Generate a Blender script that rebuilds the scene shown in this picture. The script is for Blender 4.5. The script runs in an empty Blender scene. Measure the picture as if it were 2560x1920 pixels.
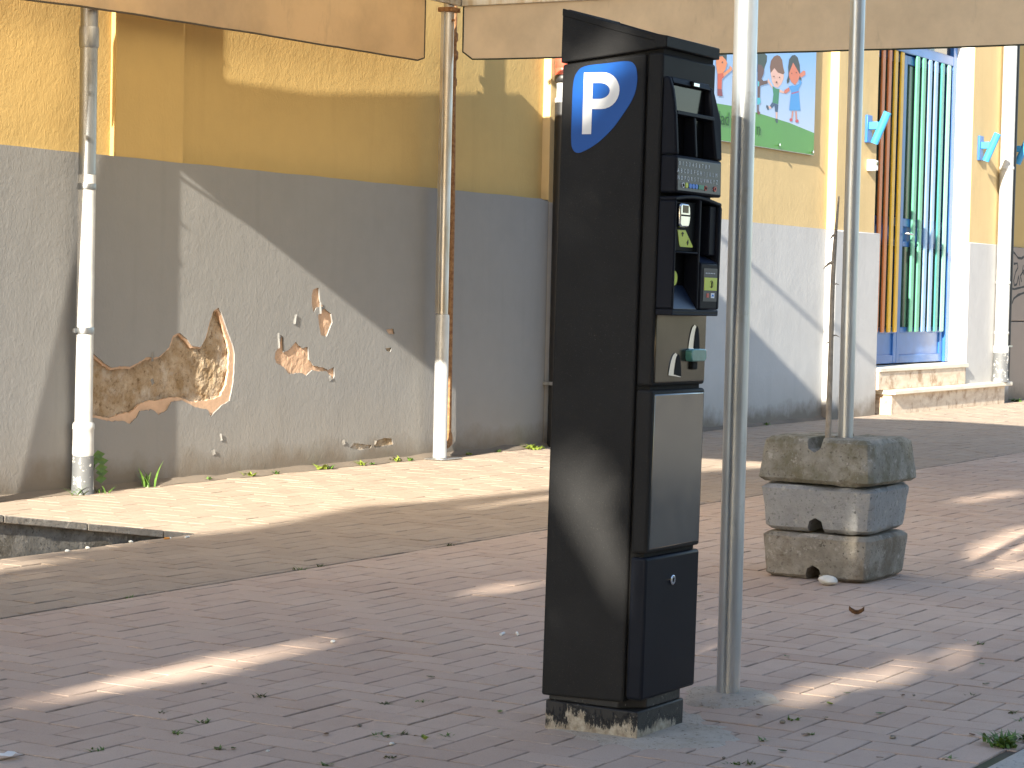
import bpy, bmesh, math, random
from mathutils import Vector, Matrix, noise
from mathutils.geometry import delaunay_2d_cdt
rng = random.Random(7)
S = bpy.context.scene
C = bpy.context.collection

# ---------------------------------------------------------------- camera
CAM = Vector((0, 0, 1.15))
RIGHT = Vector((0.5051721539, -0.8627271546, 0.0224265821))
UP = Vector((0.0249905655, 0.0405987222, 0.9988629613))
DIR = Vector((0.8626566910, 0.5040373006, -0.0420693834))
cd = bpy.data.cameras.new('camera')
cam = bpy.data.objects.new('camera', cd)
C.objects.link(cam)
cd.sensor_width = 36.0
cd.lens = 80.156
cd.clip_end = 2000
cam.matrix_world = Matrix(((RIGHT.x, UP.x, -DIR.x, CAM.x), (RIGHT.y, UP.y, -DIR.y, CAM.y), (RIGHT.z, UP.z, -DIR.z, CAM.z), (0, 0, 0, 1)))
S.camera = cam

# ---------------------------------------------------------------- world, sun, exposure
SUN_DIR = Vector((1.0, 0.140, -0.44)).normalized()      # direction in which the light travels (almost along the wall)
ELEV = math.asin(-SUN_DIR.z)
w = bpy.data.worlds.new('World')
S.world = w
w.use_nodes = True
nt = w.node_tree
sky = nt.nodes.new('ShaderNodeTexSky')
sky.sky_type = 'NISHITA'
sky.sun_disc = False
sky.sun_elevation = ELEV
sky.sun_rotation = math.atan2(-SUN_DIR.x, -SUN_DIR.y)
nt.links.new(sky.outputs[0], nt.nodes['Background'].inputs[0])
nt.nodes['Background'].inputs[1].default_value = 0.10
sl = bpy.data.lights.new('sun', 'SUN')
sl.energy = 5.0
sl.angle = math.radians(0.53)
sl.color = (1.0, 0.92, 0.78)
sun = bpy.data.objects.new('sun', sl)
C.objects.link(sun)
sun.rotation_euler = SUN_DIR.to_track_quat('-Z', 'Y').to_euler()
sun.location = (-10, -2, 8)
S.view_settings.view_transform = 'Standard'
S.view_settings.look = 'None'
S.view_settings.gamma = 1
S.view_settings.use_curve_mapping = False
S.view_settings.exposure = 1.78
S.render.engine = 'CYCLES'

# ---------------------------------------------------------------- helpers
class MB:
    def __init__(s):
        s.v = []; s.f = []
    def add(s, vs, fs):
        n = len(s.v); s.v += [tuple(q) for q in vs]; s.f += [tuple(i + n for i in f) for f in fs]; return s
    def box(s, x0, x1, y0, y1, z0, z1):
        return s.add([(x0,y0,z0),(x1,y0,z0),(x1,y1,z0),(x0,y1,z0),(x0,y0,z1),(x1,y0,z1),(x1,y1,z1),(x0,y1,z1)],
                     [(0,3,2,1),(4,5,6,7),(0,1,5,4),(1,2,6,5),(2,3,7,6),(3,0,4,7)])
    def prism(s, poly, ax, a, b):
        # poly in the two other axes (cyclic order kept as given), extruded along ax from a to b
        def P(q, t):
            return {'x': (t, q[0], q[1]), 'y': (q[0], t, q[1]), 'z': (q[0], q[1], t)}[ax]
        n = len(poly)
        ar = sum(poly[i][0]*poly[(i+1) % n][1] - poly[(i+1) % n][0]*poly[i][1] for i in range(n))
        poly = list(poly)
        if (ar > 0) == (ax == 'y'):
            poly.reverse()
        if a > b: a, b = b, a
        return s.add([P(q, a) for q in poly] + [P(q, b) for q in poly],
                     [tuple(reversed(range(n))), tuple(range(n, 2*n))] + [(i, (i+1) % n, n+(i+1) % n, n+i) for i in range(n)])
    def tube(s, pts, r, n=16, cap=True):
        pts = [Vector(q) for q in pts]
        rs = r if isinstance(r, (list, tuple)) else [r]*len(pts)
        vs = []; fs = []; ref = None
        for i, q in enumerate(pts):
            t = (pts[min(i+1, len(pts)-1)] - pts[max(i-1, 0)]).normalized()
            if ref is None:
                ref = Vector((1, 0, 0)) if abs(t.x) < .9 else Vector((0, 1, 0))
            a = (ref - t*ref.dot(t)).normalized(); b = t.cross(a); ref = a
            for k in range(n):
                th = 2*math.pi*k/n
                vs.append(q + (a*math.cos(th) + b*math.sin(th))*rs[i])
        for i in range(len(pts)-1):
            for k in range(n):
                fs.append((i*n+k, i*n+(k+1) % n, (i+1)*n+(k+1) % n, (i+1)*n+k))
        if cap:
            fs.append(tuple(reversed(range(n)))); fs.append(tuple(range((len(pts)-1)*n, len(pts)*n)))
        return s.add(vs, fs)
    def lathe(s, prof, c=(0, 0), n=24):
        return s.tube([(c[0], c[1], z) for r, z in prof], [r for r, z in prof], n)

def link(o, parent=None):
    C.objects.link(o)
    if parent is not None: o.parent = parent
    return o

def obj(name, mb, mat, parent=None, bevel=0, segs=2, smooth=False, angle=40):
    me = bpy.data.meshes.new(name)
    me.from_pydata(mb.v, [], mb.f)
    me.update()
    if mat is not None: me.materials.append(mat)
    o = link(bpy.data.objects.new(name, me), parent)
    if bevel:
        m = o.modifiers.new('bevel', 'BEVEL'); m.width = bevel; m.segments = segs; m.limit_method = 'ANGLE'; m.angle_limit = math.radians(35)
        m.harden_normals = False
    if smooth or bevel:
        me.polygons.foreach_set('use_smooth', [True]*len(me.polygons))
        try: me.set_sharp_from_angle(angle=math.radians(angle))
        except Exception: pass
    return o

def tag(o, label, cat=None, group=None, kind=None):
    o['label'] = label
    if cat: o['category'] = cat
    if group: o['group'] = group
    if kind: o['kind'] = kind
    return o

def thing(name, label, cat, loc=(0, 0, 0), rot=(0, 0, 0), group=None):
    o = bpy.data.objects.new(name, None)
    o.empty_display_size = .1
    C.objects.link(o); o.location = loc; o.rotation_euler = rot
    return tag(o, label, cat, group)

def srgb(r, g, b):
    f = lambda c: (c/255/12.92) if c/255 <= .04045 else ((c/255+.055)/1.055)**2.4
    return (f(r), f(g), f(b))

class NT:
    def __init__(s, name):
        s.m = bpy.data.materials.new(name); s.m.use_nodes = True
        s.t = s.m.node_tree; s.b = s.t.nodes['Principled BSDF']; s.out = s.t.nodes['Material Output']
        g = s.n('ShaderNodeNewGeometry'); s.pos = g.outputs['Position']
    def n(s, ty, **kw):
        q = s.t.nodes.new(ty)
        for k, v in kw.items(): setattr(q, k, v)
        return q
    def L(s, a, b): s.t.links.new(a, b)
    def val(s, x):
        return x
    def noise(s, scale, detail=4, rough=.55, vec=None, dist=0, stretch=None):
        v = vec or s.pos
        if stretch:
            mp = s.n('ShaderNodeMapping'); mp.inputs['Scale'].default_value = stretch; s.L(v, mp.inputs['Vector']); v = mp.outputs[0]
        q = s.n('ShaderNodeTexNoise'); q.inputs['Scale'].default_value = scale; q.inputs['Detail'].default_value = detail
        q.inputs['Roughness'].default_value = rough; q.inputs['Distortion'].default_value = dist
        s.L(v, q.inputs['Vector']); return q.outputs['Fac']
    def ramp(s, fac, lo, hi):
        q = s.n('ShaderNodeMapRange'); q.inputs['From Min'].default_value = lo; q.inputs['From Max'].default_value = hi
        s.L(fac, q.inputs['Value']); return q.outputs[0]
    def mix(s, fac, a, b):
        q = s.n('ShaderNodeMix', data_type='RGBA')
        if isinstance(fac, (int, float)): q.inputs[0].default_value = fac
        else: s.L(fac, q.inputs[0])
        for i, c in ((6, a), (7, b)):
            if isinstance(c, tuple): q.inputs[i].default_value = (*c, 1)
            else: s.L(c, q.inputs[i])
        return q.outputs[2]
    def math(s, op, a, b=None):
        q = s.n('ShaderNodeMath', operation=op)
        for i, x in enumerate((a, b)):
            if x is None: continue
            if isinstance(x, (int, float)): q.inputs[i].default_value = x
            else: s.L(x, q.inputs[i])
        return q.outputs[0]
    def attr(s, name):
        q = s.n('ShaderNodeAttribute'); q.attribute_name = name; return q.outputs['Fac']
    def color(s, c):
        if isinstance(c, tuple): s.b.inputs['Base Color'].default_value = (*c, 1)
        else: s.L(c, s.b.inputs['Base Color'])
        return s
    def rough(s, r):
        if isinstance(r, (int, float)): s.b.inputs['Roughness'].default_value = r
        else: s.L(r, s.b.inputs['Roughness'])
        return s
    def set(s, **kw):
        for k, v in kw.items(): s.b.inputs[k.replace('_', ' ')].default_value = v
        return s
    def bump(s, height, strength, dist, prev=None):
        q = s.n('ShaderNodeBump'); q.inputs['Strength'].default_value = strength; q.inputs['Distance'].default_value = dist
        s.L(height, q.inputs['Height'])
        if prev is not None: s.L(prev, q.inputs['Normal'])
        s.L(q.outputs[0], s.b.inputs['Normal']); return q.outputs[0]

def simple(name, col, rough=.6, metal=0, var=.12, scale=12, bump=0, bscale=60, bdist=.002, spec=.5, coat=0):
    t = NT(name)
    f = t.ramp(t.noise(scale, 5), .3, .7)
    a = tuple(min(1, c*(1-var)) for c in col); b = tuple(min(1, c*(1+var)) for c in col)
    t.color(t.mix(f, a, b)); t.rough(rough); t.set(Metallic=metal, Specular_IOR_Level=spec)
    if coat: t.set(Coat_Weight=coat, Coat_Roughness=.05)
    if bump: t.bump(t.noise(bscale, 4), bump, bdist)
    return t.m

# ---------------------------------------------------------------- materials
def plaster(name, col, stain=None, rel=1.0, zdirt=False):
    t = NT(name)
    big = t.ramp(t.noise(.9, 4), .3, .7)
    mid = t.ramp(t.noise(6, 6, .6), .35, .7)
    c = t.mix(t.math('MULTIPLY', big, .55), col, tuple(x*.84 for x in col))
    c = t.mix(t.math('MULTIPLY', mid, .25), c, tuple(min(1, x*1.12) for x in col))
    streak = t.ramp(t.noise(7, 5, .6, stretch=(1, 1, .06)), .56, .74)
    c = t.mix(t.math('MULTIPLY', streak, .22), c, tuple(x*.72 for x in col))
    if zdirt:
        sep = t.n('ShaderNodeSeparateXYZ'); t.L(t.pos, sep.inputs[0])
        h = t.math('ADD', sep.outputs[2], t.math('MULTIPLY', t.noise(3.5, 6, .65), -.34))
        c = t.mix(t.math('MULTIPLY', t.ramp(h, .02, -.12), .85), c, (.115, .085, .055))
        c = t.mix(t.math('MULTIPLY', t.ramp(h, .32, -.05), .35), c, (.28, .25, .21))
    t.color(c); t.rough(.88); t.set(Specular_IOR_Level=.25)
    # trowelled relief: lumps, wrinkles and grain
    n1 = t.noise(2.2, 3, .5)
    n2 = t.noise(30, 5, .60, dist=.8, stretch=(1, 1, .7))
    n3 = t.noise(75, 3, .6)
    wr = t.math('ABSOLUTE', t.math('SUBTRACT', t.noise(24, 3, .55, dist=1.4, stretch=(1, 1, .6)), .5))
    hgt = t.math('ADD', t.math('MULTIPLY', n1, .9), t.math('MULTIPLY', n2, .30))
    hgt = t.math('ADD', hgt, t.math('MULTIPLY', wr, .30))
    hgt = t.math('ADD', hgt, t.math('MULTIPLY', n3, .07))
    t.bump(hgt, 1.0, .0085*rel)
    return t.m

YEL = (.53, .37, .145)
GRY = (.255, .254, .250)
M = {}
M['yellow'] = plaster('yellow plaster', YEL, rel=.9)
M['yellow_smooth'] = plaster('smooth yellow plaster', YEL, rel=.55)
M['yellow_pale'] = plaster('pale yellow plaster', (.64, .48, .245), rel=.75)
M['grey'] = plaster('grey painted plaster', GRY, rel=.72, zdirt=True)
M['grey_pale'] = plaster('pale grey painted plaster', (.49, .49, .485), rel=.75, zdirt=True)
M['white_pl'] = plaster('white painted plaster', (.74, .71, .64), rel=.3)
t = NT('old brown mortar')
f = t.ramp(t.noise(9, 8, .7), .35, .65)
c = t.mix(f, (.25, .165, .080), (.45, .36, .26))
c = t.mix(t.ramp(t.noise(26, 5, .7), .55, .7), c, (.13, .075, .03))
c = t.mix(t.ramp(t.noise(5, 6, .65), .52, .66), c, (.46, .40, .33))
t.color(c); t.rough(.95); t.bump(t.noise(38, 6, .7), 1, .012); M['mortar'] = t.m
M['skim'] = simple('pinkish skim coat', (.55, .37, .25), .9, var=.1, scale=20, bump=.5, bscale=50, bdist=.004)

def paver_mat(name, c0, c1, c2):
    t = NT(name)
    r = t.attr('rnd')
    c = t.mix(r, c0, c1)
    c = t.mix(t.math('MULTIPLY', t.ramp(t.noise(2.3, 5, .6), .35, .7), .55), c, c2)
    c = t.mix(t.math('MULTIPLY', t.ramp(t.noise(.9, 6, .7), .52, .70), .45), c, tuple(min(1, x*1.22) for x in c2))
    c = t.mix(t.math('MULTIPLY', t.ramp(t.noise(240, 2, .6), .55, .75), .5), c, tuple(x*.55 for x in c0))
    c = t.mix(t.math('MULTIPLY', t.ramp(t.noise(170, 2, .6, dist=.3), .60, .72), .45), c, (.50, .46, .42))
    c = t.mix(t.math('MULTIPLY', t.ramp(t.noise(9, 6, .7), .58, .74), .35), c, tuple(x*.6 for x in c2))
    c = t.mix(t.math('MULTIPLY', t.math('MULTIPLY', t.attr('edge'), .75), t.ramp(t.noise(8, 5, .65), .40, .70)), c, (.12, .090, .066))
    t.color(c); t.rough(.86); t.set(Specular_IOR_Level=.3)
    h = t.math('ADD', t.math('MULTIPLY', t.noise(30, 5, .65), .5), t.math('MULTIPLY', t.noise(220, 3, .6), .25))
    t.bump(h, .8, .004)
    return t.m
M['paver_red'] = paver_mat('red concrete paver', (.445, .325, .256), (.505, .378, .302), (.515, .415, .338))
M['paver_grey'] = paver_mat('sand grey concrete paver', (.335, .262, .203), (.390, .310, .242), (.365, .297, .232))
t = NT('joint sand')
c = t.mix(t.ramp(t.noise(3, 5, .6), .4, .62), (.13, .10, .08), (.22, .175, .14))
c = t.mix(t.math('MULTIPLY', t.ramp(t.noise(1.3, 4, .6), .55, .68), .8), c, (.045, .06, .02))
t.color(c); t.rough(.95); t.bump(t.noise(150, 3), .7, .004); M['joint'] = t.m
M['asphalt'] = simple('asphalt', (.19, .18, .17), .9, var=.2, scale=60, bump=.8, bscale=220, bdist=.004)
M['dust'] = simple('bare earth', (.16, .13, .10), .95, var=.2, scale=3, bump=.5)

def concrete(name, a, b, moss=None, bs=45):
    t = NT(name)
    c = t.mix(t.ramp(t.noise(11, 7, .68), .34, .66), a, b)
    c = t.mix(t.ramp(t.noise(70, 4, .6), .58, .7), c, tuple(x*.45 for x in a))
    if moss: c = t.mix(t.math('MULTIPLY', t.ramp(t.noise(7, 7, .7), .47, .6), .75), c, moss)
    c = t.mix(t.math('MULTIPLY', t.ramp(t.noise(26, 5, .65), .6, .7), .7), c, (.48, .45, .40))
    t.color(c); t.rough(.93); t.set(Specular_IOR_Level=.2)
    h = t.math('ADD', t.math('MULTIPLY', t.noise(bs, 6, .7), .7), t.math('MULTIPLY', t.noise(8, 3, .6), .6))
    t.bump(h, 1, .012)
    return t.m
M['conc_moss'] = concrete('mossy concrete', (.23, .215, .175), (.37, .35, .30), (.15, .135, .085))
M['conc_grey'] = concrete('plain grey concrete', (.28, .28, .275), (.36, .36, .35))
M['conc_brown'] = concrete('brown stained concrete', (.22, .20, .165), (.36, .33, .28), (.17, .14, .105))
M['conc_kerb'] = concrete('pale kerb concrete', (.40, .385, .35), (.52, .50, .46))
M['cement'] = concrete('cement smear', (.43, .365, .295), (.54, .48, .41), None, 70)
M['edging'] = concrete('grey stone edging', (.23, .205, .175), (.33, .30, .26), None, 30)
M['riser'] = concrete('dirty riser concrete', (.14, .13, .115), (.25, .235, .21), (.075, .065, .05))
t = NT('travertine')
c = t.mix(t.ramp(t.noise(4, 6, .65, stretch=(1, 1, 4)), .35, .65), (.56, .44, .32), (.70, .60, .47))
c = t.mix(t.math('MULTIPLY', t.ramp(t.noise(6, 6, .7), .5, .64), .75), c, (.27, .15, .075))
t.color(c); t.rough(.7); t.bump(t.noise(40, 4), .4, .003); M['trav'] = t.m
M['marble'] = simple('pale marble slab', (.72, .66, .55), .5, var=.12, scale=5, bump=.2)

def metal(name, col, rough, spangle=.25, streak=True):
    t = NT(name)
    f = t.ramp(t.noise(30, 5, .6, stretch=(1, 1, .12) if streak else None), .3, .7)
    c = t.mix(f, tuple(x*(1-spangle) for x in col), tuple(min(1, x*(1+spangle)) for x in col))
    c = t.mix(t.math('MULTIPLY', t.ramp(t.noise(14, 6, .7), .60, .72), .5), c, tuple(x*.45 for x in col))
    t.color(c); t.set(Metallic=1.0)
    t.rough(t.ramp(t.noise(22, 4, .6), -1.2*rough/.3, .3/rough*.9) if False else rough)
    t.bump(t.noise(24, 4, .5, stretch=(1, 1, .3)), .25, .002)
    return t.m
t = NT('galvanised steel')
f = t.ramp(t.noise(26, 6, .62, stretch=(1, 1, .12)), .35, .68)
c = t.mix(f, (.37, .40, .43), (.52, .55, .58)); c = t.mix(t.math('MULTIPLY', t.ramp(t.noise(12, 6, .7), .60, .70), .45), c, (.30, .29, .27))
t.color(c); t.set(Metallic=.72); t.rough(.33); t.bump(t.noise(24, 4, .5, stretch=(1, 1, .3)), .2, .002); M['galv'] = t.m
M['galv_dull'] = metal('dull galvanised steel', (.50, .50, .49), .38)
t = NT('weathered tent pole steel')
f = t.ramp(t.noise(18, 6, .65, stretch=(1, 1, .15)), .4, .65)
t.color(t.mix(f, (.55, .56, .57), (.42, .37, .30))); t.set(Metallic=.85); t.rough(.36); t.bump(t.noise(30, 4), .3, .002); M['polesteel'] = t.m
M['sleeve_sunlit'] = simple('sunlit pole sleeve', (.50, .51, .52), .4, metal=.35, var=.08)  # sleeve steel made paler and less metallic, its sunlit brightness put into the colour
M['steel'] = metal('brushed steel', (.62, .64, .66), .22, .1)
M['chrome'] = simple('chrome', (.75, .76, .78), .12, metal=1, var=.03)
t = NT('rusty steel')
t.color(t.mix(t.ramp(t.noise(35, 6, .7), .35, .65), (.16, .065, .025), (.33, .19, .085))); t.rough(.85); t.bump(t.noise(80, 4), .6, .003); M['rust'] = t.m
M['zinc'] = metal('painted zinc downpipe', (.36, .37, .38), .42, .15)
M['pipe_white'] = simple('white painted downpipe', (.47, .47, .455), .45, var=.12, scale=14, bump=.15)
t = NT('peeling cast iron')
c = t.mix(t.ramp(t.noise(16, 6, .7), .56, .62), (.11, .115, .12), (.62, .60, .55))
t.color(c); t.rough(.6); t.bump(t.noise(30, 4), .5, .003); M['castiron'] = t.m
M['pipe_black'] = simple('black plastic pipe', (.02, .02, .021), .45, var=.1)
M['pipe_red'] = simple('red plastic collar', (.55, .10, .06), .35, var=.1)
t = NT('clear plastic sleeve'); t.color((.7, .72, .74)); t.rough(.12); t.set(Transmission_Weight=.55, Metallic=.0); M['pipe_clear'] = t.m

# machine paint: black powder coat with fine light flecks and scuffs
def powder(name, col, rough, fleck=.25, gb=.3):
    t = NT(name)
    c = t.mix(t.math('MULTIPLY', t.ramp(t.noise(3, 5, .6), .4, .7), .4), col, tuple(x*1.5+.004 for x in col))
    c = t.mix(t.math('MULTIPLY', t.ramp(t.noise(420, 2, .5), .66, .74), fleck), c, (.22, .22, .21))
    c = t.mix(t.math('MULTIPLY', t.ramp(t.noise(75, 4, .7), .70, .76), fleck), c, (.25, .24, .22))
    t.color(c); t.rough(t.ramp(t.noise(6, 5, .6), .5-.5/ max(rough*2, .01)*.5, .5+.5*1/max(.01, 1)) if False else rough)
    t.bump(t.noise(520, 2, .5), gb, .0012); t.set(Specular_IOR_Level=.06)
    return t.m
M['black'] = powder('black powder coat', (.0205, .0205, .0210), .52, .16)
M['black_door'] = powder('sky tinted black door paint', (.012, .014, .020), .40, .05, .12)  # black paint with the blue of reflected sky mixed into its colour
t = NT('polished dark steel')
sm = t.ramp(t.noise(4, 6, .65), .35, .7)
t.color(t.mix(sm, (.20, .195, .185), (.27, .26, .24)))
t.rough(t.math('ADD', t.math('MULTIPLY', sm, .08), .13)); t.set(Metallic=.9)
t.bump(t.noise(9, 3), .04, .002); M['gloss'] = t.m
t = NT('brown reflection plate')
t.color(t.mix(t.ramp(t.noise(6, 5, .6), .35, .7), (.060, .055, .042), (.105, .092, .078))); t.rough(.22); t.set(Metallic=.8); M['chute_reflect'] = t.m  # greenish brown of the street's reflection put into the plate colour
M['gap'] = simple('dark gap', (.004, .004, .004), .9)
M['bezel'] = powder('charcoal plastic housing', (.011, .0125, .018), .48, .03, .2)
M['bezel_dark'] = powder('matt black plastic', (.004, .004, .0045), .55, .02, .1)
t = NT('display glass'); t.color((.006, .006, .007)); t.rough(.12); t.set(Specular_IOR_Level=.22); M['glass_dark'] = t.m
t = NT('window glass'); t.color((.03, .035, .04)); t.rough(.05); t.set(Specular_IOR_Level=.7); M['glass_win'] = t.m
M['solar'] = simple('solar panel', (.012, .016, .030), .15, var=.3, scale=40)
M['sign_blue'] = simple('blue sign foil', (.004, .078, .34), .45, var=.05, scale=5, spec=.25)
M['sign_white'] = simple('white sign foil', (.70, .71, .72), .42, var=.03)
M['lime'] = simple('lime yellow label', (.62, .70, .085), .5, var=.05)
M['ink'] = simple('dark ink', (.05, .055, .03), .7)
M['key_white'] = simple('white key print', (.80, .84, .90), .6, var=.02)
M['key_blue'] = simple('blue button', (.02, .20, .70), .45, var=.05)
M['key_green'] = simple('green button', (.02, .25, .14), .45, var=.05)
M['key_red'] = simple('red button', (.55, .06, .04), .45, var=.05)
M['teal'] = simple('teal plastic flap', (.10, .30, .27), .2, var=.12, scale=30, coat=.4)
t = NT('chipped black plinth paint')
sep = t.n('ShaderNodeSeparateXYZ'); tc = t.n('ShaderNodeTexCoord'); t.L(tc.outputs['Object'], sep.inputs[0])
h = t.math('ADD', sep.outputs[2], t.math('MULTIPLY', t.math('SUBTRACT', t.math('ADD', t.math('MULTIPLY', t.noise(9, 3, .5), .6), t.math('MULTIPLY', t.noise(48, 8, .8, stretch=(1, 1, .4)), .6)), .55), -.26))
c = t.mix(t.ramp(t.noise(60, 5, .7), .62, .67), (.010, .010, .011), (.13, .13, .12))
c = t.mix(t.ramp(h, .012, .004), c, t.mix(t.ramp(t.noise(30, 5, .65), .4, .6), (.20, .165, .12), (.40, .36, .29)))
t.color(c); t.rough(.6); t.bump(t.math('ADD', t.noise(50, 5), t.ramp(h, .02, .03)), .6, .003); M['plinth'] = t.m

def fabric(name, col, tr):
    t = NT(name)
    c = t.mix(t.ramp(t.noise(2.2, 6, .65), .4, .7), col, tuple(x*.8 for x in col))
    c = t.mix(t.math('MULTIPLY', t.ramp(t.noise(5, 6, .7, stretch=(1, 1, .25)), .6, .72), .4), c, tuple(x*.45 for x in col))
    t.color(c); t.rough(.75); t.set(Specular_IOR_Level=.2); t.bump(t.noise(6, 3), .25, .012)
    tl = t.n('ShaderNodeBsdfTranslucent'); t.L(c, tl.inputs['Color'])
    mx = t.n('ShaderNodeMixShader'); mx.inputs[0].default_value = tr
    t.L(t.b.outputs[0], mx.inputs[1]); t.L(tl.outputs[0], mx.inputs[2]); t.L(mx.outputs[0], t.out.inputs['Surface'])
    return t.m
M['canvas'] = fabric('beige tent canvas', (.75, .60, .42), .5)
M['canvas_roof'] = fabric('beige tent roof canvas', (.90, .80, .64), .7)
M['trim'] = simple('dark green binding tape', (.022, .030, .022), .8)
M['trim_grey'] = simple('grey brown binding tape', (.075, .062, .045), .8)

M['blue_metal'] = simple('blue enamel', (.030, .135, .40), .32, var=.12, scale=5)
M['blue_light'] = simple('sky blue enamel', (.05, .32, .62), .35, var=.08)
for k, cc in dict(b_orange=(.58, .15, .014), b_yellow=(.78, .44, .010), b_green=(.13, .42, .27), b_lblue=(.24, .42, .64), b_teal=(.07, .33, .29), b_mint=(.22, .48, .40)).items():
    M[k] = simple(k[2:]+' painted bar', cc, .4, var=.08, scale=8)
M['green_glass'] = simple('dark green pane', (.022, .045, .035), .15, var=.2)
M['white_pl2'] = simple('white plastic', (.75, .74, .70), .4, var=.04)
M['leaf'] = simple('weed leaf', (.075, .15, .022), .55, var=.35, scale=30)
M['leaf_y'] = simple('yellow green leaf', (.20, .26, .035), .55, var=.3, scale=30)
M['leaf_dry'] = simple('dry leaf', (.13, .065, .025), .7, var=.35, scale=40)
M['leaf_olive'] = simple('olive leaf', (.07, .085, .025), .7, var=.3, scale=40)
M['paper'] = simple('white paper', (.75, .76, .74), .7, var=.05)
M['butt'] = simple('cigarette filter', (.60, .26, .06), .8, var=.15)
M['plastered_stone'] = simple('white stone', (.66, .65, .60), .8, var=.1, scale=30, bump=.4)
M['stick'] = simple('grey dry stem', (.30, .255, .20), .8, var=.25, scale=30, bump=.5)
M['bark'] = simple('bark', (.10, .075, .05), .95, var=.35, scale=12, bump=1, bscale=18, bdist=.03)
t = NT('tree foliage'); t.color(t.mix(t.ramp(t.noise(.8, 3), .35, .65), (.040, .085, .018), (.085, .14, .035))); t.rough(.6); M['foliage'] = t.m
M['spray'] = simple('black spray paint', (.03, .028, .026), .7)

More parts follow.
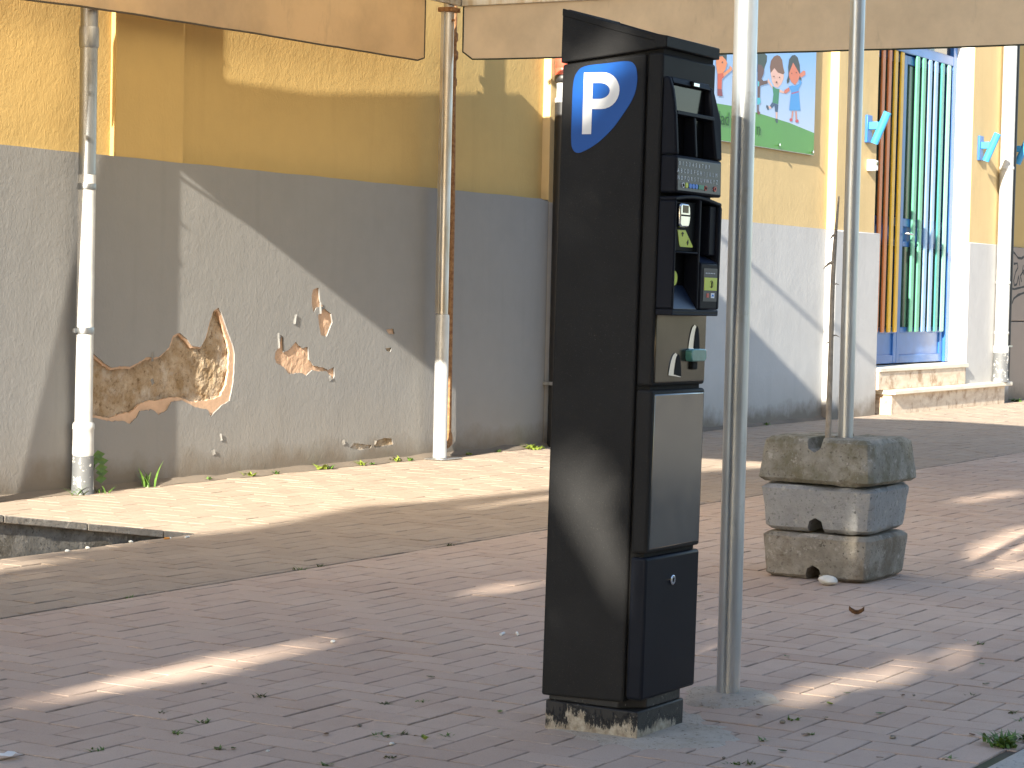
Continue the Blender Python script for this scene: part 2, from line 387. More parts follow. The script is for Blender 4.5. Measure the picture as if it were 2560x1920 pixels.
POSTER={
 'grass':[(17.195, 2.714), (17.525, 2.717), (18.039, 2.698), (18.702, 2.663), (19.243, 2.615), (19.257, 2.426), (17.97, 2.424), (17.214, 2.412)],
 'tree':[(17.97, 3.23), (18.092, 3.236), (18.13, 3.216), (18.175, 3.202), (18.171, 3.154), (18.137, 3.109), (18.111, 3.058), (17.982, 3.046)],
 'ltree':[(17.169, 3.143), (17.359, 3.154), (17.357, 3.075), (17.176, 3.029)],
 'hair_b':[(18.259, 3.06), (18.24, 3.112), (18.259, 3.168), (18.316, 3.21), (18.389, 3.23), (18.45, 3.226), (18.497, 3.198), (18.524, 3.139), (18.558, 3.093), (18.521, 3.069), (18.415, 3.074), (18.337, 3.112), (18.309, 3.082)],
 'face_b':[(18.258, 3.063), (18.337, 3.112), (18.414, 3.08), (18.544, 3.074), (18.539, 3.037), (18.496, 2.99), (18.423, 2.95), (18.348, 2.953), (18.293, 2.99)],
 'shirt':[(18.303, 2.955), (18.379, 2.94), (18.462, 2.941), (18.449, 2.907), (18.44, 2.809), (18.313, 2.81), (18.33, 2.885)],
 'arm_b':[(18.21, 3.013), (18.241, 2.992), (18.303, 2.955), (18.312, 2.931), (18.266, 2.952), (18.197, 2.982)],
 'arm_b2':[(18.454, 2.938), (18.554, 2.928), (18.555, 2.91), (18.456, 2.913)],
 'shorts':[(18.305, 2.813), (18.441, 2.805), (18.43, 2.738), (18.377, 2.737), (18.359, 2.79), (18.301, 2.761), (18.262, 2.779)],
 'leg_b':[(18.385, 2.734), (18.426, 2.736), (18.426, 2.68), (18.396, 2.68)],
 'leg_b2':[(18.262, 2.779), (18.301, 2.761), (18.249, 2.751), (18.225, 2.776)],
 'shoe_b':[(18.381, 2.679), (18.434, 2.68), (18.443, 2.65), (18.414, 2.639), (18.383, 2.658)],
 'shoe_b2':[(18.188, 2.782), (18.225, 2.776), (18.242, 2.744), (18.213, 2.739), (18.182, 2.764)],
 'hair_g':[(18.618, 3.001), (18.608, 3.031), (18.643, 3.077), (18.631, 3.149), (18.649, 3.218), (18.708, 3.258), (18.769, 3.27), (18.832, 3.255), (18.884, 3.192), (18.897, 3.118), (18.932, 3.072), (18.926, 3.04), (18.886, 3.055), (18.873, 3.116), (18.735, 3.199), (18.672, 3.11), (18.662, 3.023)],
 'face_g':[(18.65, 3.096), (18.735, 3.199), (18.865, 3.125), (18.898, 3.106), (18.855, 3.046), (18.795, 3.007), (18.708, 3.024), (18.66, 3.06)],
 'dress':[(18.658, 2.98), (18.726, 2.998), (18.803, 2.999), (18.88, 3.024), (18.892, 3.068), (18.942, 3.042), (18.875, 2.98), (18.898, 2.883), (18.928, 2.792), (18.679, 2.772), (18.696, 2.866), (18.714, 2.942)],
 'belt':[(18.718, 2.93), (18.876, 2.96), (18.879, 2.949), (18.719, 2.918)],
 'arm_g':[(18.889, 3.112), (18.966, 3.15), (19.013, 3.148), (19.015, 3.117), (18.954, 3.093), (18.907, 3.082)],
 'arm_g2':[(18.658, 2.974), (18.561, 2.941), (18.555, 2.916), (18.593, 2.913), (18.675, 2.944)],
 'leg_g':[(18.741, 2.771), (18.772, 2.773), (18.754, 2.704), (18.73, 2.705)],
 'leg_g2':[(18.811, 2.776), (18.842, 2.779), (18.855, 2.705), (18.827, 2.703)],
 'shoe_g':[(18.758, 2.695), (18.752, 2.686), (18.735, 2.679), (18.714, 2.678), (18.697, 2.682), (18.69, 2.69), (18.696, 2.699), (18.712, 2.706), (18.733, 2.707), (18.75, 2.703)],
 'shoe_g2':[(18.893, 2.695), (18.887, 2.685), (18.869, 2.679), (18.845, 2.677), (18.826, 2.681), (18.819, 2.689), (18.825, 2.698), (18.843, 2.705), (18.867, 2.707), (18.886, 2.703)],
 'face_d':[(17.977, 3.111), (18.056, 3.113), (18.117, 3.077), (18.105, 3.04), (18.064, 2.994), (18.109, 2.98), (18.189, 2.993), (18.198, 2.967), (18.067, 2.94), (18.042, 2.932), (18.042, 2.83), (17.996, 2.826)],
 'top_d':[(17.987, 2.969), (18.022, 2.966), (18.017, 2.93), (17.99, 2.922)],
 'shorts_d':[(17.987, 2.826), (18.045, 2.831), (18.062, 2.796), (18.027, 2.769), (17.991, 2.772)],
 'leg_d':[(17.991, 2.766), (18.02, 2.769), (18.024, 2.715), (17.995, 2.707)],
 'shoe_d':[(18.057, 2.703), (18.048, 2.692), (18.026, 2.686), (18.003, 2.688), (17.993, 2.698), (18.001, 2.709), (18.024, 2.715), (18.047, 2.712)],
 'face_o':[(17.146, 3.089), (17.266, 3.11), (17.336, 3.085), (17.365, 3.064), (17.327, 3.003), (17.288, 2.97), (17.181, 2.957), (17.149, 3.026)],
 'body_o':[(17.181, 2.957), (17.295, 2.974), (17.311, 2.943), (17.271, 2.922), (17.269, 2.841), (17.286, 2.785), (17.191, 2.789)],
 'arm_o':[(17.288, 2.97), (17.409, 3.022), (17.414, 3.046), (17.463, 3.033), (17.458, 3.012), (17.304, 2.943)],
 'pants_o':[(17.188, 2.834), (17.272, 2.836), (17.289, 2.782), (17.192, 2.777)],
 'eye1':[(18.338, 3.04), (18.331, 3.033), (18.318, 3.032), (18.311, 3.037), (18.317, 3.044), (18.33, 3.045)],
 'eye2':[(18.458, 3.043), (18.451, 3.036), (18.438, 3.035), (18.431, 3.04), (18.437, 3.047), (18.451, 3.048)],
 'mouth':[(18.402, 2.995), (18.397, 2.989), (18.383, 2.985), (18.369, 2.986), (18.363, 2.992), (18.369, 2.998), (18.382, 3.002), (18.396, 3.001)],
 'eye3':[(18.719, 3.102), (18.713, 3.097), (18.7, 3.096), (18.694, 3.1), (18.7, 3.105), (18.712, 3.106)],
 'eye4':[(18.82, 3.119), (18.814, 3.113), (18.802, 3.112), (18.795, 3.117), (18.801, 3.122), (18.814, 3.123)],
 'eye5':[(17.281, 3.061), (17.274, 3.053), (17.259, 3.052), (17.252, 3.058), (17.259, 3.066), (17.274, 3.067)],
}
PEEL_BIG= [(9.368, 0.76), (9.41, 0.766), (9.452, 0.776), (9.516, 0.73), (9.581, 0.693), (9.647, 0.664), (9.712, 0.673), (9.8, 0.668), (9.866, 0.688), (9.933, 0.716), (10.046, 0.718), (10.137, 0.772), (10.17, 0.838), (10.228, 0.853), (10.288, 0.823), (10.349, 0.777), (10.421, 0.769), (10.467, 0.821), (10.501, 0.911), (10.536, 0.979), (10.585, 0.998), (10.623, 0.949), (10.675, 0.858), (10.721, 0.789), (10.744, 0.727), (10.744, 0.628), (10.734, 0.551), (10.705, 0.452), (10.625, 0.424), (10.565, 0.389), (10.528, 0.363), (10.503, 0.406), (10.382, 0.425), (10.262, 0.466), (10.168, 0.462), (10.123, 0.412), (10.055, 0.392), (10.008, 0.423), (9.895, 0.42), (9.862, 0.385), (9.808, 0.351), (9.763, 0.367), (9.632, 0.372), (9.524, 0.394), (9.376, 0.407)]
PEEL_BIG_IN= [(9.375, 0.749), (9.415, 0.756), (9.452, 0.762), (9.511, 0.721), (9.571, 0.686), (9.647, 0.651), (9.712, 0.659), (9.806, 0.655), (9.872, 0.678), (9.939, 0.705), (10.052, 0.709), (10.151, 0.765), (10.185, 0.829), (10.229, 0.841), (10.276, 0.814), (10.343, 0.768), (10.427, 0.758), (10.482, 0.817), (10.516, 0.908), (10.549, 0.972), (10.579, 0.983), (10.605, 0.941), (10.65, 0.854), (10.689, 0.785), (10.706, 0.728), (10.7, 0.628), (10.678, 0.545), (10.624, 0.478), (10.526, 0.462), (10.429, 0.457), (10.357, 0.456), (10.261, 0.481), (10.179, 0.487), (10.075, 0.476), (9.973, 0.472), (9.894, 0.456), (9.828, 0.415), (9.729, 0.408), (9.642, 0.389), (9.524, 0.408), (9.382, 0.417)]
PEELS= [[(11.141, 0.694), (11.147, 0.729), (11.182, 0.772), (11.21, 0.833), (11.225, 0.815), (11.228, 0.728), (11.287, 0.745), (11.353, 0.792), (11.422, 0.752), (11.483, 0.76), (11.501, 0.679), (11.548, 0.643), (11.657, 0.627), (11.705, 0.613), (11.768, 0.63), (11.777, 0.575), (11.754, 0.548), (11.69, 0.604), (11.596, 0.606), (11.534, 0.616), (11.474, 0.582), (11.412, 0.601), (11.292, 0.595), (11.231, 0.64), (11.156, 0.667)], [(11.525, 1.112), (11.587, 1.126), (11.605, 1.037), (11.645, 1.01), (11.568, 1.001), (11.538, 0.965), (11.521, 1.01), (11.511, 1.072)], [(11.584, 0.956), (11.645, 0.997), (11.725, 0.965), (11.742, 0.911), (11.682, 0.821), (11.62, 0.83), (11.594, 0.902)], [(11.961, 0.111), (12.009, 0.141), (12.125, 0.127), (12.208, 0.118), (12.2, 0.1), (12.076, 0.092)], [(12.233, 0.107), (12.257, 0.144), (12.358, 0.158), (12.444, 0.149), (12.463, 0.11), (12.36, 0.106), (12.259, 0.097)], [(12.35, 0.863), (12.435, 0.867), (12.453, 0.834), (12.385, 0.83)], [(12.346, 0.741), (12.422, 0.745), (12.406, 0.717), (12.363, 0.722)]]
GRAFFITI= [[(24.993, 1.683), (25.081, 1.658), (25.172, 1.62), (25.304, 1.616), (25.389, 1.638)], [(24.918, 1.573), (24.963, 1.547), (25.002, 1.589)], [(25.028, 1.549), (25.157, 1.558), (25.183, 1.511), (25.102, 1.455), (25.047, 1.359), (25.074, 1.305), (25.159, 1.32), (25.215, 1.416), (25.269, 1.307)], [(25.409, 1.488), (25.28, 1.417), (25.331, 1.349)], [(24.862, 1.276), (25.078, 1.264), (25.429, 1.296)], [(25.008, 1.101), (25.067, 1.156), (25.215, 1.198), (25.436, 1.227)], [(25.377, 1.542), (25.352, 1.487), (25.401, 1.433)]]

# ================================================================ SETTING
g = MB().add([(-400, -400, -.80), (400, -400, -.80), (400, 400, -.80), (-400, 400, -.80)], [(0, 1, 2, 3)])
tag(obj('ground', g, M['dust']), 'bare earth sheet under the street', kind='structure')
r_ = MB().add([(-120, -7.0, -.11), (120, -7.0, -.11), (120, 1.50, -.11), (-120, 1.50, -.11)], [(0, 1, 2, 3)])
tag(obj('road', r_, M['asphalt']), 'asphalt road beside the paved walk', kind='structure')

XE, YE, YW = 8.20, 6.45, 8.17            # stepped edge, start of the ramp, wall face
RAMP = .142                              # the paving behind YE climbs to the left of XE
def ramp_z(x, y):
    return (XE-x)*RAMP if (y > YE and x < XE) else 0.0
pv = MB()
zb = -.0045
pv.add([(-8, 1.50, zb), (45, 1.50, zb), (45, YE, zb), (-8, YE, zb)], [(0, 1, 2, 3)])
pv.add([(XE, YE, zb), (45, YE, zb), (45, 8.6, zb), (XE, 8.6, zb)], [(0, 1, 2, 3)])
pv.add([(2, YE+.03, zb+(XE-2)*RAMP), (XE, YE+.03, zb), (XE, 8.6, zb), (2, 8.6, zb+(XE-2)*RAMP)], [(0, 1, 2, 3)])
pv.add([(2, YE+.032, zb), (2, YE+.032, zb+(XE-2)*RAMP), (2, 8.6, zb+(XE-2)*RAMP), (2, 8.6, zb)], [(0, 1, 2, 3)])
pavement = tag(obj('pavement', pv, M['joint']), 'paved walk of red and sand grey block pavers', kind='structure')

# kerb stones along the road
x = -2.0; k = 0
while x < 26:
    L = .98
    o = obj('kerb_stone', MB().box(x, x+L-.012, 1.50, 1.775, -.14, .006), M['conc_kerb'], pavement, bevel=.012)
    x += L

# herringbone pavers, 216 x 108 mm
A = .108
def rect_mesh(mb, x0, x1, y0, y1, zt, rnd, tilt=(0, 0), rv=None, zf=None, gap=.0024, ch=.0022, depth=.012):
    x0 += gap; x1 -= gap; y0 += gap; y1 -= gap
    cx, cy = (x0+x1)/2, (y0+y1)/2
    def q(x, y, z):
        z = z + tilt[0]*(x-cx) + tilt[1]*(y-cy)
        if zf: z += zf(x, y)
        return (x, y, z)
    jj = lambda: rng.uniform(-.0012, .0012)
    b = [q(x0, y0, zt-depth), q(x1, y0, zt-depth), q(x1, y1, zt-depth), q(x0, y1, zt-depth)]
    m = [q(x0+jj(), y0+jj(), zt-ch*.8), q(x1+jj(), y0+jj(), zt-ch*.8), q(x1+jj(), y1+jj(), zt-ch*.8), q(x0+jj(), y1+jj(), zt-ch*.8)]
    e_ = .005
    tq = [q(x0+ch, y0+ch, zt), q(x1-ch, y0+ch, zt), q(x1-ch, y1-ch, zt), q(x0+ch, y1-ch, zt)]
    ti = [q(x0+ch+e_, y0+ch+e_, zt+.0002), q(x1-ch-e_, y0+ch+e_, zt+.0002), q(x1-ch-e_, y1-ch-e_, zt+.0002), q(x0+ch+e_, y1-ch-e_, zt+.0002)]
    mb.add(b+m+tq+ti, [(12, 13, 14, 15)] + [(8+i, 8+(i+1) % 4, 12+(i+1) % 4, 12+i) for i in range(4)] + [(i, (i+1) % 4, 4+(i+1) % 4, 4+i) for i in range(4)] + [(4+i, 4+(i+1) % 4, 8+(i+1) % 4, 8+i) for i in range(4)])
    if rv is not None: rv += [rnd]*16

def put_rnd(me, vals):
    a = me.attributes.new('rnd', 'FLOAT', 'POINT'); a.data.foreach_set('value', vals)
    e = me.attributes.new('edge', 'FLOAT', 'POINT'); e.data.foreach_set('value', ([1.0]*8+[.45]*4+[0.0]*4)*(len(vals)//16))

def project(P):
    v = Vector(P)-CAM; z = v.dot(DIR)
    return (.5+v.dot(RIGHT)/z*80.156/36, .375-v.dot(UP)/z*80.156/36, z)

proto = {}
def paver_proto(orient, matkey, i):
    key = (orient, matkey, i)
    if key not in proto:
        mb = MB(); rv = []
        lx, ly = (2*A, A) if orient == 'h' else (A, 2*A)
        rect_mesh(mb, -lx/2, lx/2, -ly/2, ly/2, 0, 0, rv=rv)
        me = bpy.data.meshes.new('paver'); me.from_pydata(mb.v, [], mb.f)
        put_rnd(me, [i/7.0]*len(mb.v)); me.materials.append(M[matkey]); proto[key] = me
    return proto[key]

cells = []
for a in range(-20, 420):
    for b in range(-120, 160):
        ox, oy = (a + 2*b), (a - 2*b)
        if not (0 <= oy*A + 1.775 < 8.5 + .3 and 2.0 <= ox*A + 1.0 < 29): 
            if not (-.3 <= oy*A + 1.775 < 8.8 and 1.8 <= ox*A+1.0 < 29): continue
        X0, Y0 = ox*A + 1.0, oy*A + 1.70
        cells.append((X0, X0+2*A, Y0, Y0+A, 'h')); cells.append((X0, X0+A, Y0+A, Y0+3*A, 'v'))
fields = {'paver_red': (MB(), []), 'paver_grey': (MB(), [])}
singles = []
zones = [('paver_red', -9, 60, 1.783, 5.318, None), ('paver_grey', -9, 60, 5.332, YE, None), ('paver_grey', XE, 60, YE, 8.20, None), ('paver_grey', 2, XE, YE+.16, 8.25, 'ramp')]
for (x0, x1, y0, y1, o) in cells:
    for (mk, a0, a1, b0, b1, sp) in zones:
        cx0, cx1, cy0, cy1 = max(x0, a0), min(x1, a1), max(y0, b0), min(y1, b1)
        if cx1-cx0 < .028 or cy1-cy0 < .028: continue
        full = (cx1-cx0 > (x1-x0)-.002 and cy1-cy0 > (y1-y0)-.002)
        zt = rng.gauss(0, .0007); tl = (rng.gauss(0, .0035), rng.gauss(0, .0035)); rd = rng.random()
        c = ((cx0+cx1)/2, (cy0+cy1)/2)
        u, v_, d = project((c[0], c[1], 0))
        sy = 2*A*A*1.15/d**3
        if full and sp is None and d > 1 and -.01 < u < 1.01 and 0 < v_ < .76:
            singles.append((sy, c, o, mk, zt, tl, rd))
        else:
            mb, rv = fields[mk]
            rect_mesh(mb, cx0, cx1, cy0, cy1, zt, rd, tl, rv, zf=(lambda x, y: (XE-x)*RAMP) if sp else None)
singles.sort(key=lambda q: -q[0])
for i, (sy, c, o, mk, zt, tl, rd) in enumerate(singles):
    if i < 300:
        ob = bpy.data.objects.new('paver', paver_proto(o, mk, int(rd*7.99)))
        link(ob, pavement); ob.location = (c[0], c[1], zt); ob.rotation_euler = (tl[1], -tl[0], 0)
    else:
        lx, ly = (2*A, A) if o == 'h' else (A, 2*A)
        mb, rv = fields[mk]
        rect_mesh(mb, c[0]-lx/2, c[0]+lx/2, c[1]-ly/2, c[1]+ly/2, zt, rd, tl, rv)
for mk, (mb, rv) in fields.items():
    o = obj('paver_field', mb, M[mk], pavement); put_rnd(o.data, rv); o['kind'] = 'stuff'

# low side of the ramp: stone edging slabs on a dirty riser
ex = [2.0]
while ex[-1] < 6.4: ex.append(ex[-1]+.512)
ex = [7.97-.513*i for i in range(12, -1, -1)] + [8.19]
for i in range(len(ex)-1):
    a, b = ex[i]+.003, ex[i+1]-.003
    za, zb2 = (XE-a)*RAMP+.002, (XE-b)*RAMP+.002
    ya, yb = YE-.014, YE+.155
    bt = .032 if i < len(ex)-2 else .030
    mb = MB().add([(a, ya, za-bt), (b, ya, zb2-bt), (b, yb, zb2-bt), (a, yb, za-bt), (a, ya, za), (b, ya, zb2), (b, yb, zb2), (a, yb, za)],
                  [(0, 3, 2, 1), (4, 5, 6, 7), (0, 1, 5, 4), (1, 2, 6, 5), (2, 3, 7, 6), (3, 0, 4, 7)])
    obj('edging_slab', mb, M['edging'], pavement, bevel=.004)
n = 60; vs = []; fs = []
for i in range(n+1):
    x = 2.0+(XE-2.0)*i/n
    for j in range(6):
        z = -.02+((XE-x)*RAMP-.026+.02)*j/5
        vs.append((x, YE+.012+.012*noise.noise((x*6, 3, z*9))+.006*noise.noise((x*20, 3, z*30)), z))
for i in range(n):
    for j in range(5):
        q = i*6+j; fs.append((q, q+6, q+7, q+1))
obj('riser', MB().add(vs, fs), M['riser'], pavement, smooth=True)
# far side of the walk: strip of gutter concrete where grey paving meets the wall (dirt line)
dl = MB(); vs = []; fs = []; N = 160
for i in range(N+1):
    x = XE+.13 + (24.6-XE)*i/N
    wdt = .05+.05*abs(noise.noise((x*1.7, 5, 0)))+.04*abs(noise.noise((x*6, 1, 0)))
    vs += [(x, 8.17, .028+.02*noise.noise((x*4, 0, 2))), (x, 8.168-wdt*.5, .012), (x, 8.168-wdt, .002)]
for i in range(N):
    fs += [(3*i, 3*i+1, 3*i+4, 3*i+3), (3*i+1, 3*i+2, 3*i+5, 3*i+4)]
dl.add(vs, fs); o = obj('dirt_line', dl, M['dust'], pavement, smooth=True); o['kind'] = 'stuff'
# cement smears round the machine and the sign post
def blob_sheet(cx, cy, rx, ry, seed, z, n=48, amp=.3, thick=.006):
    ring = []
    for i in range(n):
        th = 2*math.pi*i/n
        k = 1+amp*noise.noise((math.cos(th)*1.6+seed, math.sin(th)*1.6, seed*3.1))+amp*.5*noise.noise((math.cos(th)*5+seed, math.sin(th)*5, 7))
        ring.append((cx+rx*k*math.cos(th), cy+ry*k*math.sin(th)))
    vs = [(x, y, z-.004) for x, y in ring] + [(cx+(x-cx)*.86, cy+(y-cy)*.86, z+thick*.6) for x, y in ring] + [(cx+(x-cx)*.4, cy+(y-cy)*.4, z+thick) for x, y in ring]
    fs = [(i, (i+1) % n, n+(i+1) % n, n+i) for i in range(n)] + [(n+i, n+(i+1) % n, 2*n+(i+1) % n, 2*n+i) for i in range(n)] + [tuple(range(2*n, 3*n))]
    return MB().add(vs, fs)
obj('cement_patch', blob_sheet(5.34, 2.68, .29, .25, 2.3, .0015, amp=.45, thick=.004), M['cement'], pavement, smooth=True)
obj('cement_patch', blob_sheet(5.885, 2.70, .16, .135, 9.1, .003, thick=.014), M['cement'], pavement, smooth=True)

# ================================================================ BUILDING
B = thing('school_building', 'long yellow school building with grey dado, peeling plaster and colourful barred door', 'building', (14, 8.4, 0))
def bpart(name, mb, mat, bevel=0, parent=None, **kw):
    par = parent or B
    o = obj(name, mb, mat, par, bevel, **kw)
    o.matrix_parent_inverse = Matrix.Translation(-Vector((14, 8.4, 0)))
    return o
core = MB()
core.box(1.0, 20.70, 8.30, 8.75, -.7, 6.5); core.box(23.38, 34, 8.30, 8.75, -.7, 6.5); core.box(20.70, 23.38, 8.32, 8.75, 4.25, 6.5)
core.box(20.70, 23.38, 8.60, 8.75, -.7, 4.25)
bpart('wall_core', core, M['yellow_pale'])
bpart('roof', MB().prism([(7.85, 6.5), (16.5, 6.5), (16.5, 6.6), (12.2, 8.2), (7.85, 6.62)], 'x', .6, 34.4), simple('roof tile', (.30, .12, .07), .9, var=.3, scale=20))
dado_top = [(1.0, 1.84), (8.75, 1.823), (10.24, 1.816), (12.9, 1.803), (14.44, 1.799), (14.46, 1.775), (19.68, 1.757)]
def dz(x):
    for (a, za), (b, zb_) in zip(dado_top, dado_top[1:]):
        if a <= x <= b: return za+(zb_-za)*(x-a)/(b-a)
    return dado_top[-1][1]
def pip(p, poly):
    x, y = p; r = False; j = len(poly)-1
    for i in range(len(poly)):
        xi, yi = poly[i]; xj, yj = poly[j]
        if (yi > y) != (yj > y) and x < (xj-xi)*(y-yi)/(yj-yi)+xi: r = not r
        j = i
    return r
def roughen(poly, step=.018, amp=.006, seed=1.0):
    out = []
    n = len(poly)
    for i in range(n):
        a = Vector(poly[i]).to_2d() if False else Vector((*poly[i], 0)); b = Vector((*poly[(i+1) % n], 0))
        m = max(1, int((b-a).length/step))
        for k in range(m):
            q = a.lerp(b, k/m)
            q += Vector((noise.noise((q.x*45+seed, q.y*45, 1)), noise.noise((q.x*45+seed, q.y*45, 9)), 0))*amp
            out.append((q.x, q.y))
    return out
def plate(outline, holes, y, depth, extra=()):
    """sheet in the x-z plane at y with holes cut through and rims going back by depth"""
    pts = []; ed = []
    for loop in [outline]+holes:
        s0 = len(pts); pts += [Vector(q) for q in loop]; n = len(loop)
        ed += [(s0+i, s0+(i+1) % n) for i in range(n)]
    pts += [Vector(q) for q in extra]
    v, e, f, *_ = delaunay_2d_cdt(pts, ed, [], 0, 1e-6)
    mb = MB(); fs = []
    for t_ in f:
        c = sum((v[i] for i in t_), Vector((0, 0)))/len(t_)
        if not pip(c, outline) or any(pip(c, h) for h in holes): continue
        a, b, c_ = (v[i] for i in t_[:3])
        if (b-a).cross(c_-a) < 0: t_ = list(reversed(t_))
        fs.append(tuple(t_))
    mb.add([(q.x, y, q.y) for q in v], fs)
    for h in holes:
        n = len(h)
        mb.add([(x, y, z) for x, z in h]+[(x+.002, y+depth, z) for x, z in h], [(i, (i+1) % n, n+(i+1) % n, n+i) for i in range(n)])
    return mb
holes = [roughen(PEEL_BIG)] + [roughen(q, .015, .003, 4.0) for q in PEELS]
wob = lambda x: dz(x)+.004*noise.noise((x*3, 0, 0))
outline = [(1.0, -.7), (14.455, -.7)] + [(x, wob(x)) for x in [14.455-.12*i for i in range(112)]] + [(1.0, 1.84)]
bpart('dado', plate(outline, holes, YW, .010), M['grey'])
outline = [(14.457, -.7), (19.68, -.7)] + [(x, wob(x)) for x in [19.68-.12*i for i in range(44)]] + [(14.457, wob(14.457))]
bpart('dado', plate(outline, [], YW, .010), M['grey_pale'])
# closing top ledge of the dado
lg = MB()
for a, b in zip(dado_top, dado_top[1:]):
    lg.add([(a[0], YW+.001, a[1]-.004), (b[0], YW+.001, b[1]-.004), (b[0], 8.31, b[1]+.004), (a[0], 8.31, a[1]+.004)], [(0, 1, 2, 3)])
bpart('dado_ledge', lg, M['grey'])
# skim coat seen at the lips, and rough old mortar deeper in
def mortar_grid(x0, x1, z0, z1, y, amp, st=.012, seed=0):
    nx = int((x1-x0)/st); nz = int((z1-z0)/st); vs = []; fs = []
    for i in range(nx+1):
        for j in range(nz+1):
            X = x0+(x1-x0)*i/nx; Z = z0+(z1-z0)*j/nz
            vs.append((X, y+amp*(noise.noise((X*9+seed, Z*9, 0))+.6*noise.noise((X*28, Z*28, seed))+.3*noise.noise((X*70, Z*70, 3))), Z))
    for i in range(nx):
        for j in range(nz):
            q = i*(nz+1)+j; fs.append((q, q+nz+1, q+nz+2, q+1))
    return MB().add(vs, fs)
xs = [q[0] for q in PEEL_BIG]; zs = [q[1] for q in PEEL_BIG]
bo = [(min(xs)-.05, min(zs)-.05), (max(xs)+.05, min(zs)-.05), (max(xs)+.05, max(zs)+.05), (min(xs)-.05, max(zs)+.05)]
bpart('skim_coat', plate(bo, [roughen(PEEL_BIG_IN, .014, .008, 8.0)], YW+.0095, .016), M['skim'])
bpart('exposed_mortar', mortar_grid(bo[0][0], bo[1][0], bo[0][1], bo[2][1], YW+.028, .011), M['mortar'])
for i, q in enumerate(PEELS):
    xs = [a for a, b in q]; zs = [b for a, b in q]
    bpart('exposed_mortar', mortar_grid(min(xs)-.02, max(xs)+.02, min(zs)-.02, max(zs)+.02, YW+.011, .004, .008, i*3.3), M['skim'] if i in (0, 1, 2, 5) else M['mortar'])
# curled paint flakes round the smaller peels
for (fx, fz, fw, fh, rot) in [(11.17, .80, .010, .09, .12), (11.335, .93, .012, .06, -.2), (11.60, 1.00, .008, .07, .1), (11.72, .56, .022, .030, .6), (11.88, .15, .025, .03, .3), (12.24, .135, .02, .025, -.4), (9.985, .72, .010, .05, 0), (9.99, .58, .018, .030, .5), (10.55, .155, .028, .03, .3), (10.62, .24, .012, .04, .2)]:
    vs = []; fs = []
    for i in range(5):
        s_ = i/4
        for j in range(4):
            t_ = j/3
            X = (s_-.5)*fw; Z = (t_-.5)*fh
            xx = X*math.cos(rot)-Z*math.sin(rot); zz = X*math.sin(rot)+Z*math.cos(rot)
            vs.append((fx+xx+.008*noise.noise((s_*3, t_*3, fx)), YW-.0012-.007*s_**2, fz+zz+.010*noise.noise((s_*3, t_*3, fz))))
    for i in range(4):
        for j in range(3):
            q = i*4+j; fs.append((q, q+4, q+5, q+1))
    bpart('paint_flake', MB().add(vs, fs), M['grey'], smooth=True)
# upper wall, pilaster
def zt(x): return dz(x)-.02
bpart('upper_wall', MB().prism([(1.0, 1.80), (9.648, 1.80), (9.648, 6.5), (1.0, 6.5)], 'y', 8.212, 8.31), M['yellow'])
bpart('pilaster', MB().prism([(9.65, 1.806), (10.24, 1.804), (10.24, 6.5), (9.65, 6.5)], 'y', YW+.003, 8.31), M['yellow_smooth'], .006)
bpart('upper_wall', MB().prism([(10.242, 1.795), (14.45, 1.77), (14.45, 6.5), (10.242, 6.5)], 'y', 8.235, 8.31), M['yellow'])
bpart('upper_wall', MB().prism([(14.452, 1.73), (19.672, 1.73), (19.672, 6.5), (14.452, 6.5)], 'y', YW+.003, 8.31), M['yellow_pale'])
# door piers
bpart('pier', MB().box(19.674, 20.66, 8.085, 8.31, 1.752, 6.5), M['yellow_pale'], .005)
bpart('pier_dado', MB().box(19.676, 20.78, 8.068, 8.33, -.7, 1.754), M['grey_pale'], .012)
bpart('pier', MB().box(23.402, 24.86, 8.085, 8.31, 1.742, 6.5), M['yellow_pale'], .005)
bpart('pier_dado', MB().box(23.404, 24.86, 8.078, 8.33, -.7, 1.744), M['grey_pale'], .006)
bpart('reveal', MB().box(23.388, 23.400, 8.09, 8.36, .40, 4.3), M['white_pl'])
bpart('reveal', MB().box(20.70, 20.72, 8.34, 8.42, .40, 4.3), M['white_pl'])
bpart('lintel', MB().box(20.661, 23.386, 8.09, 8.32, 4.25, 6.5), M['yellow_pale'])
# door
DY = 8.30
D = MB()
fr = MB(); fr.box(20.74, 20.84, DY-.03, DY+.06, .47, 4.25); fr.box(23.27, 23.385, DY-.03, DY+.06, .47, 4.25); fr.box(20.84, 23.27, DY-.03, DY+.06, 3.60, 3.70); fr.box(20.84, 23.27, DY-.03, DY+.06, 4.17, 4.25)
bpart('door_frame', fr, M['blue_metal'], .006)
bpart('transom_pane', MB().box(20.84, 23.27, DY+.01, DY+.025, 3.70, 4.17), M['glass_win'])
def leaf(x0, x1, name):
    d = MB()
    d.box(x0, x0+.09, DY, DY+.05, .475, 3.59); d.box(x1-.09, x1, DY, DY+.05, .475, 3.59)
    for za, zb_ in ((.475, .56), (.78, .84), (1.66, 1.715), (1.86, 1.945), (3.50, 3.59)):
        d.box(x0+.09, x1-.09, DY+.001, DY+.049, za, zb_)
    return bpart(name, d, M['blue_metal'], .006)
l1 = leaf(20.845, 21.90, 'door_leaf'); l2 = leaf(21.905, 23.265, 'door_leaf')
IDM = Matrix.Translation(-Vector((14, 8.4, 0)))
def sub(name, mb, mat, parent, bevel=0):
    o = obj(name, mb, mat, parent, bevel); o.matrix_parent_inverse = Matrix.Identity(4); return o
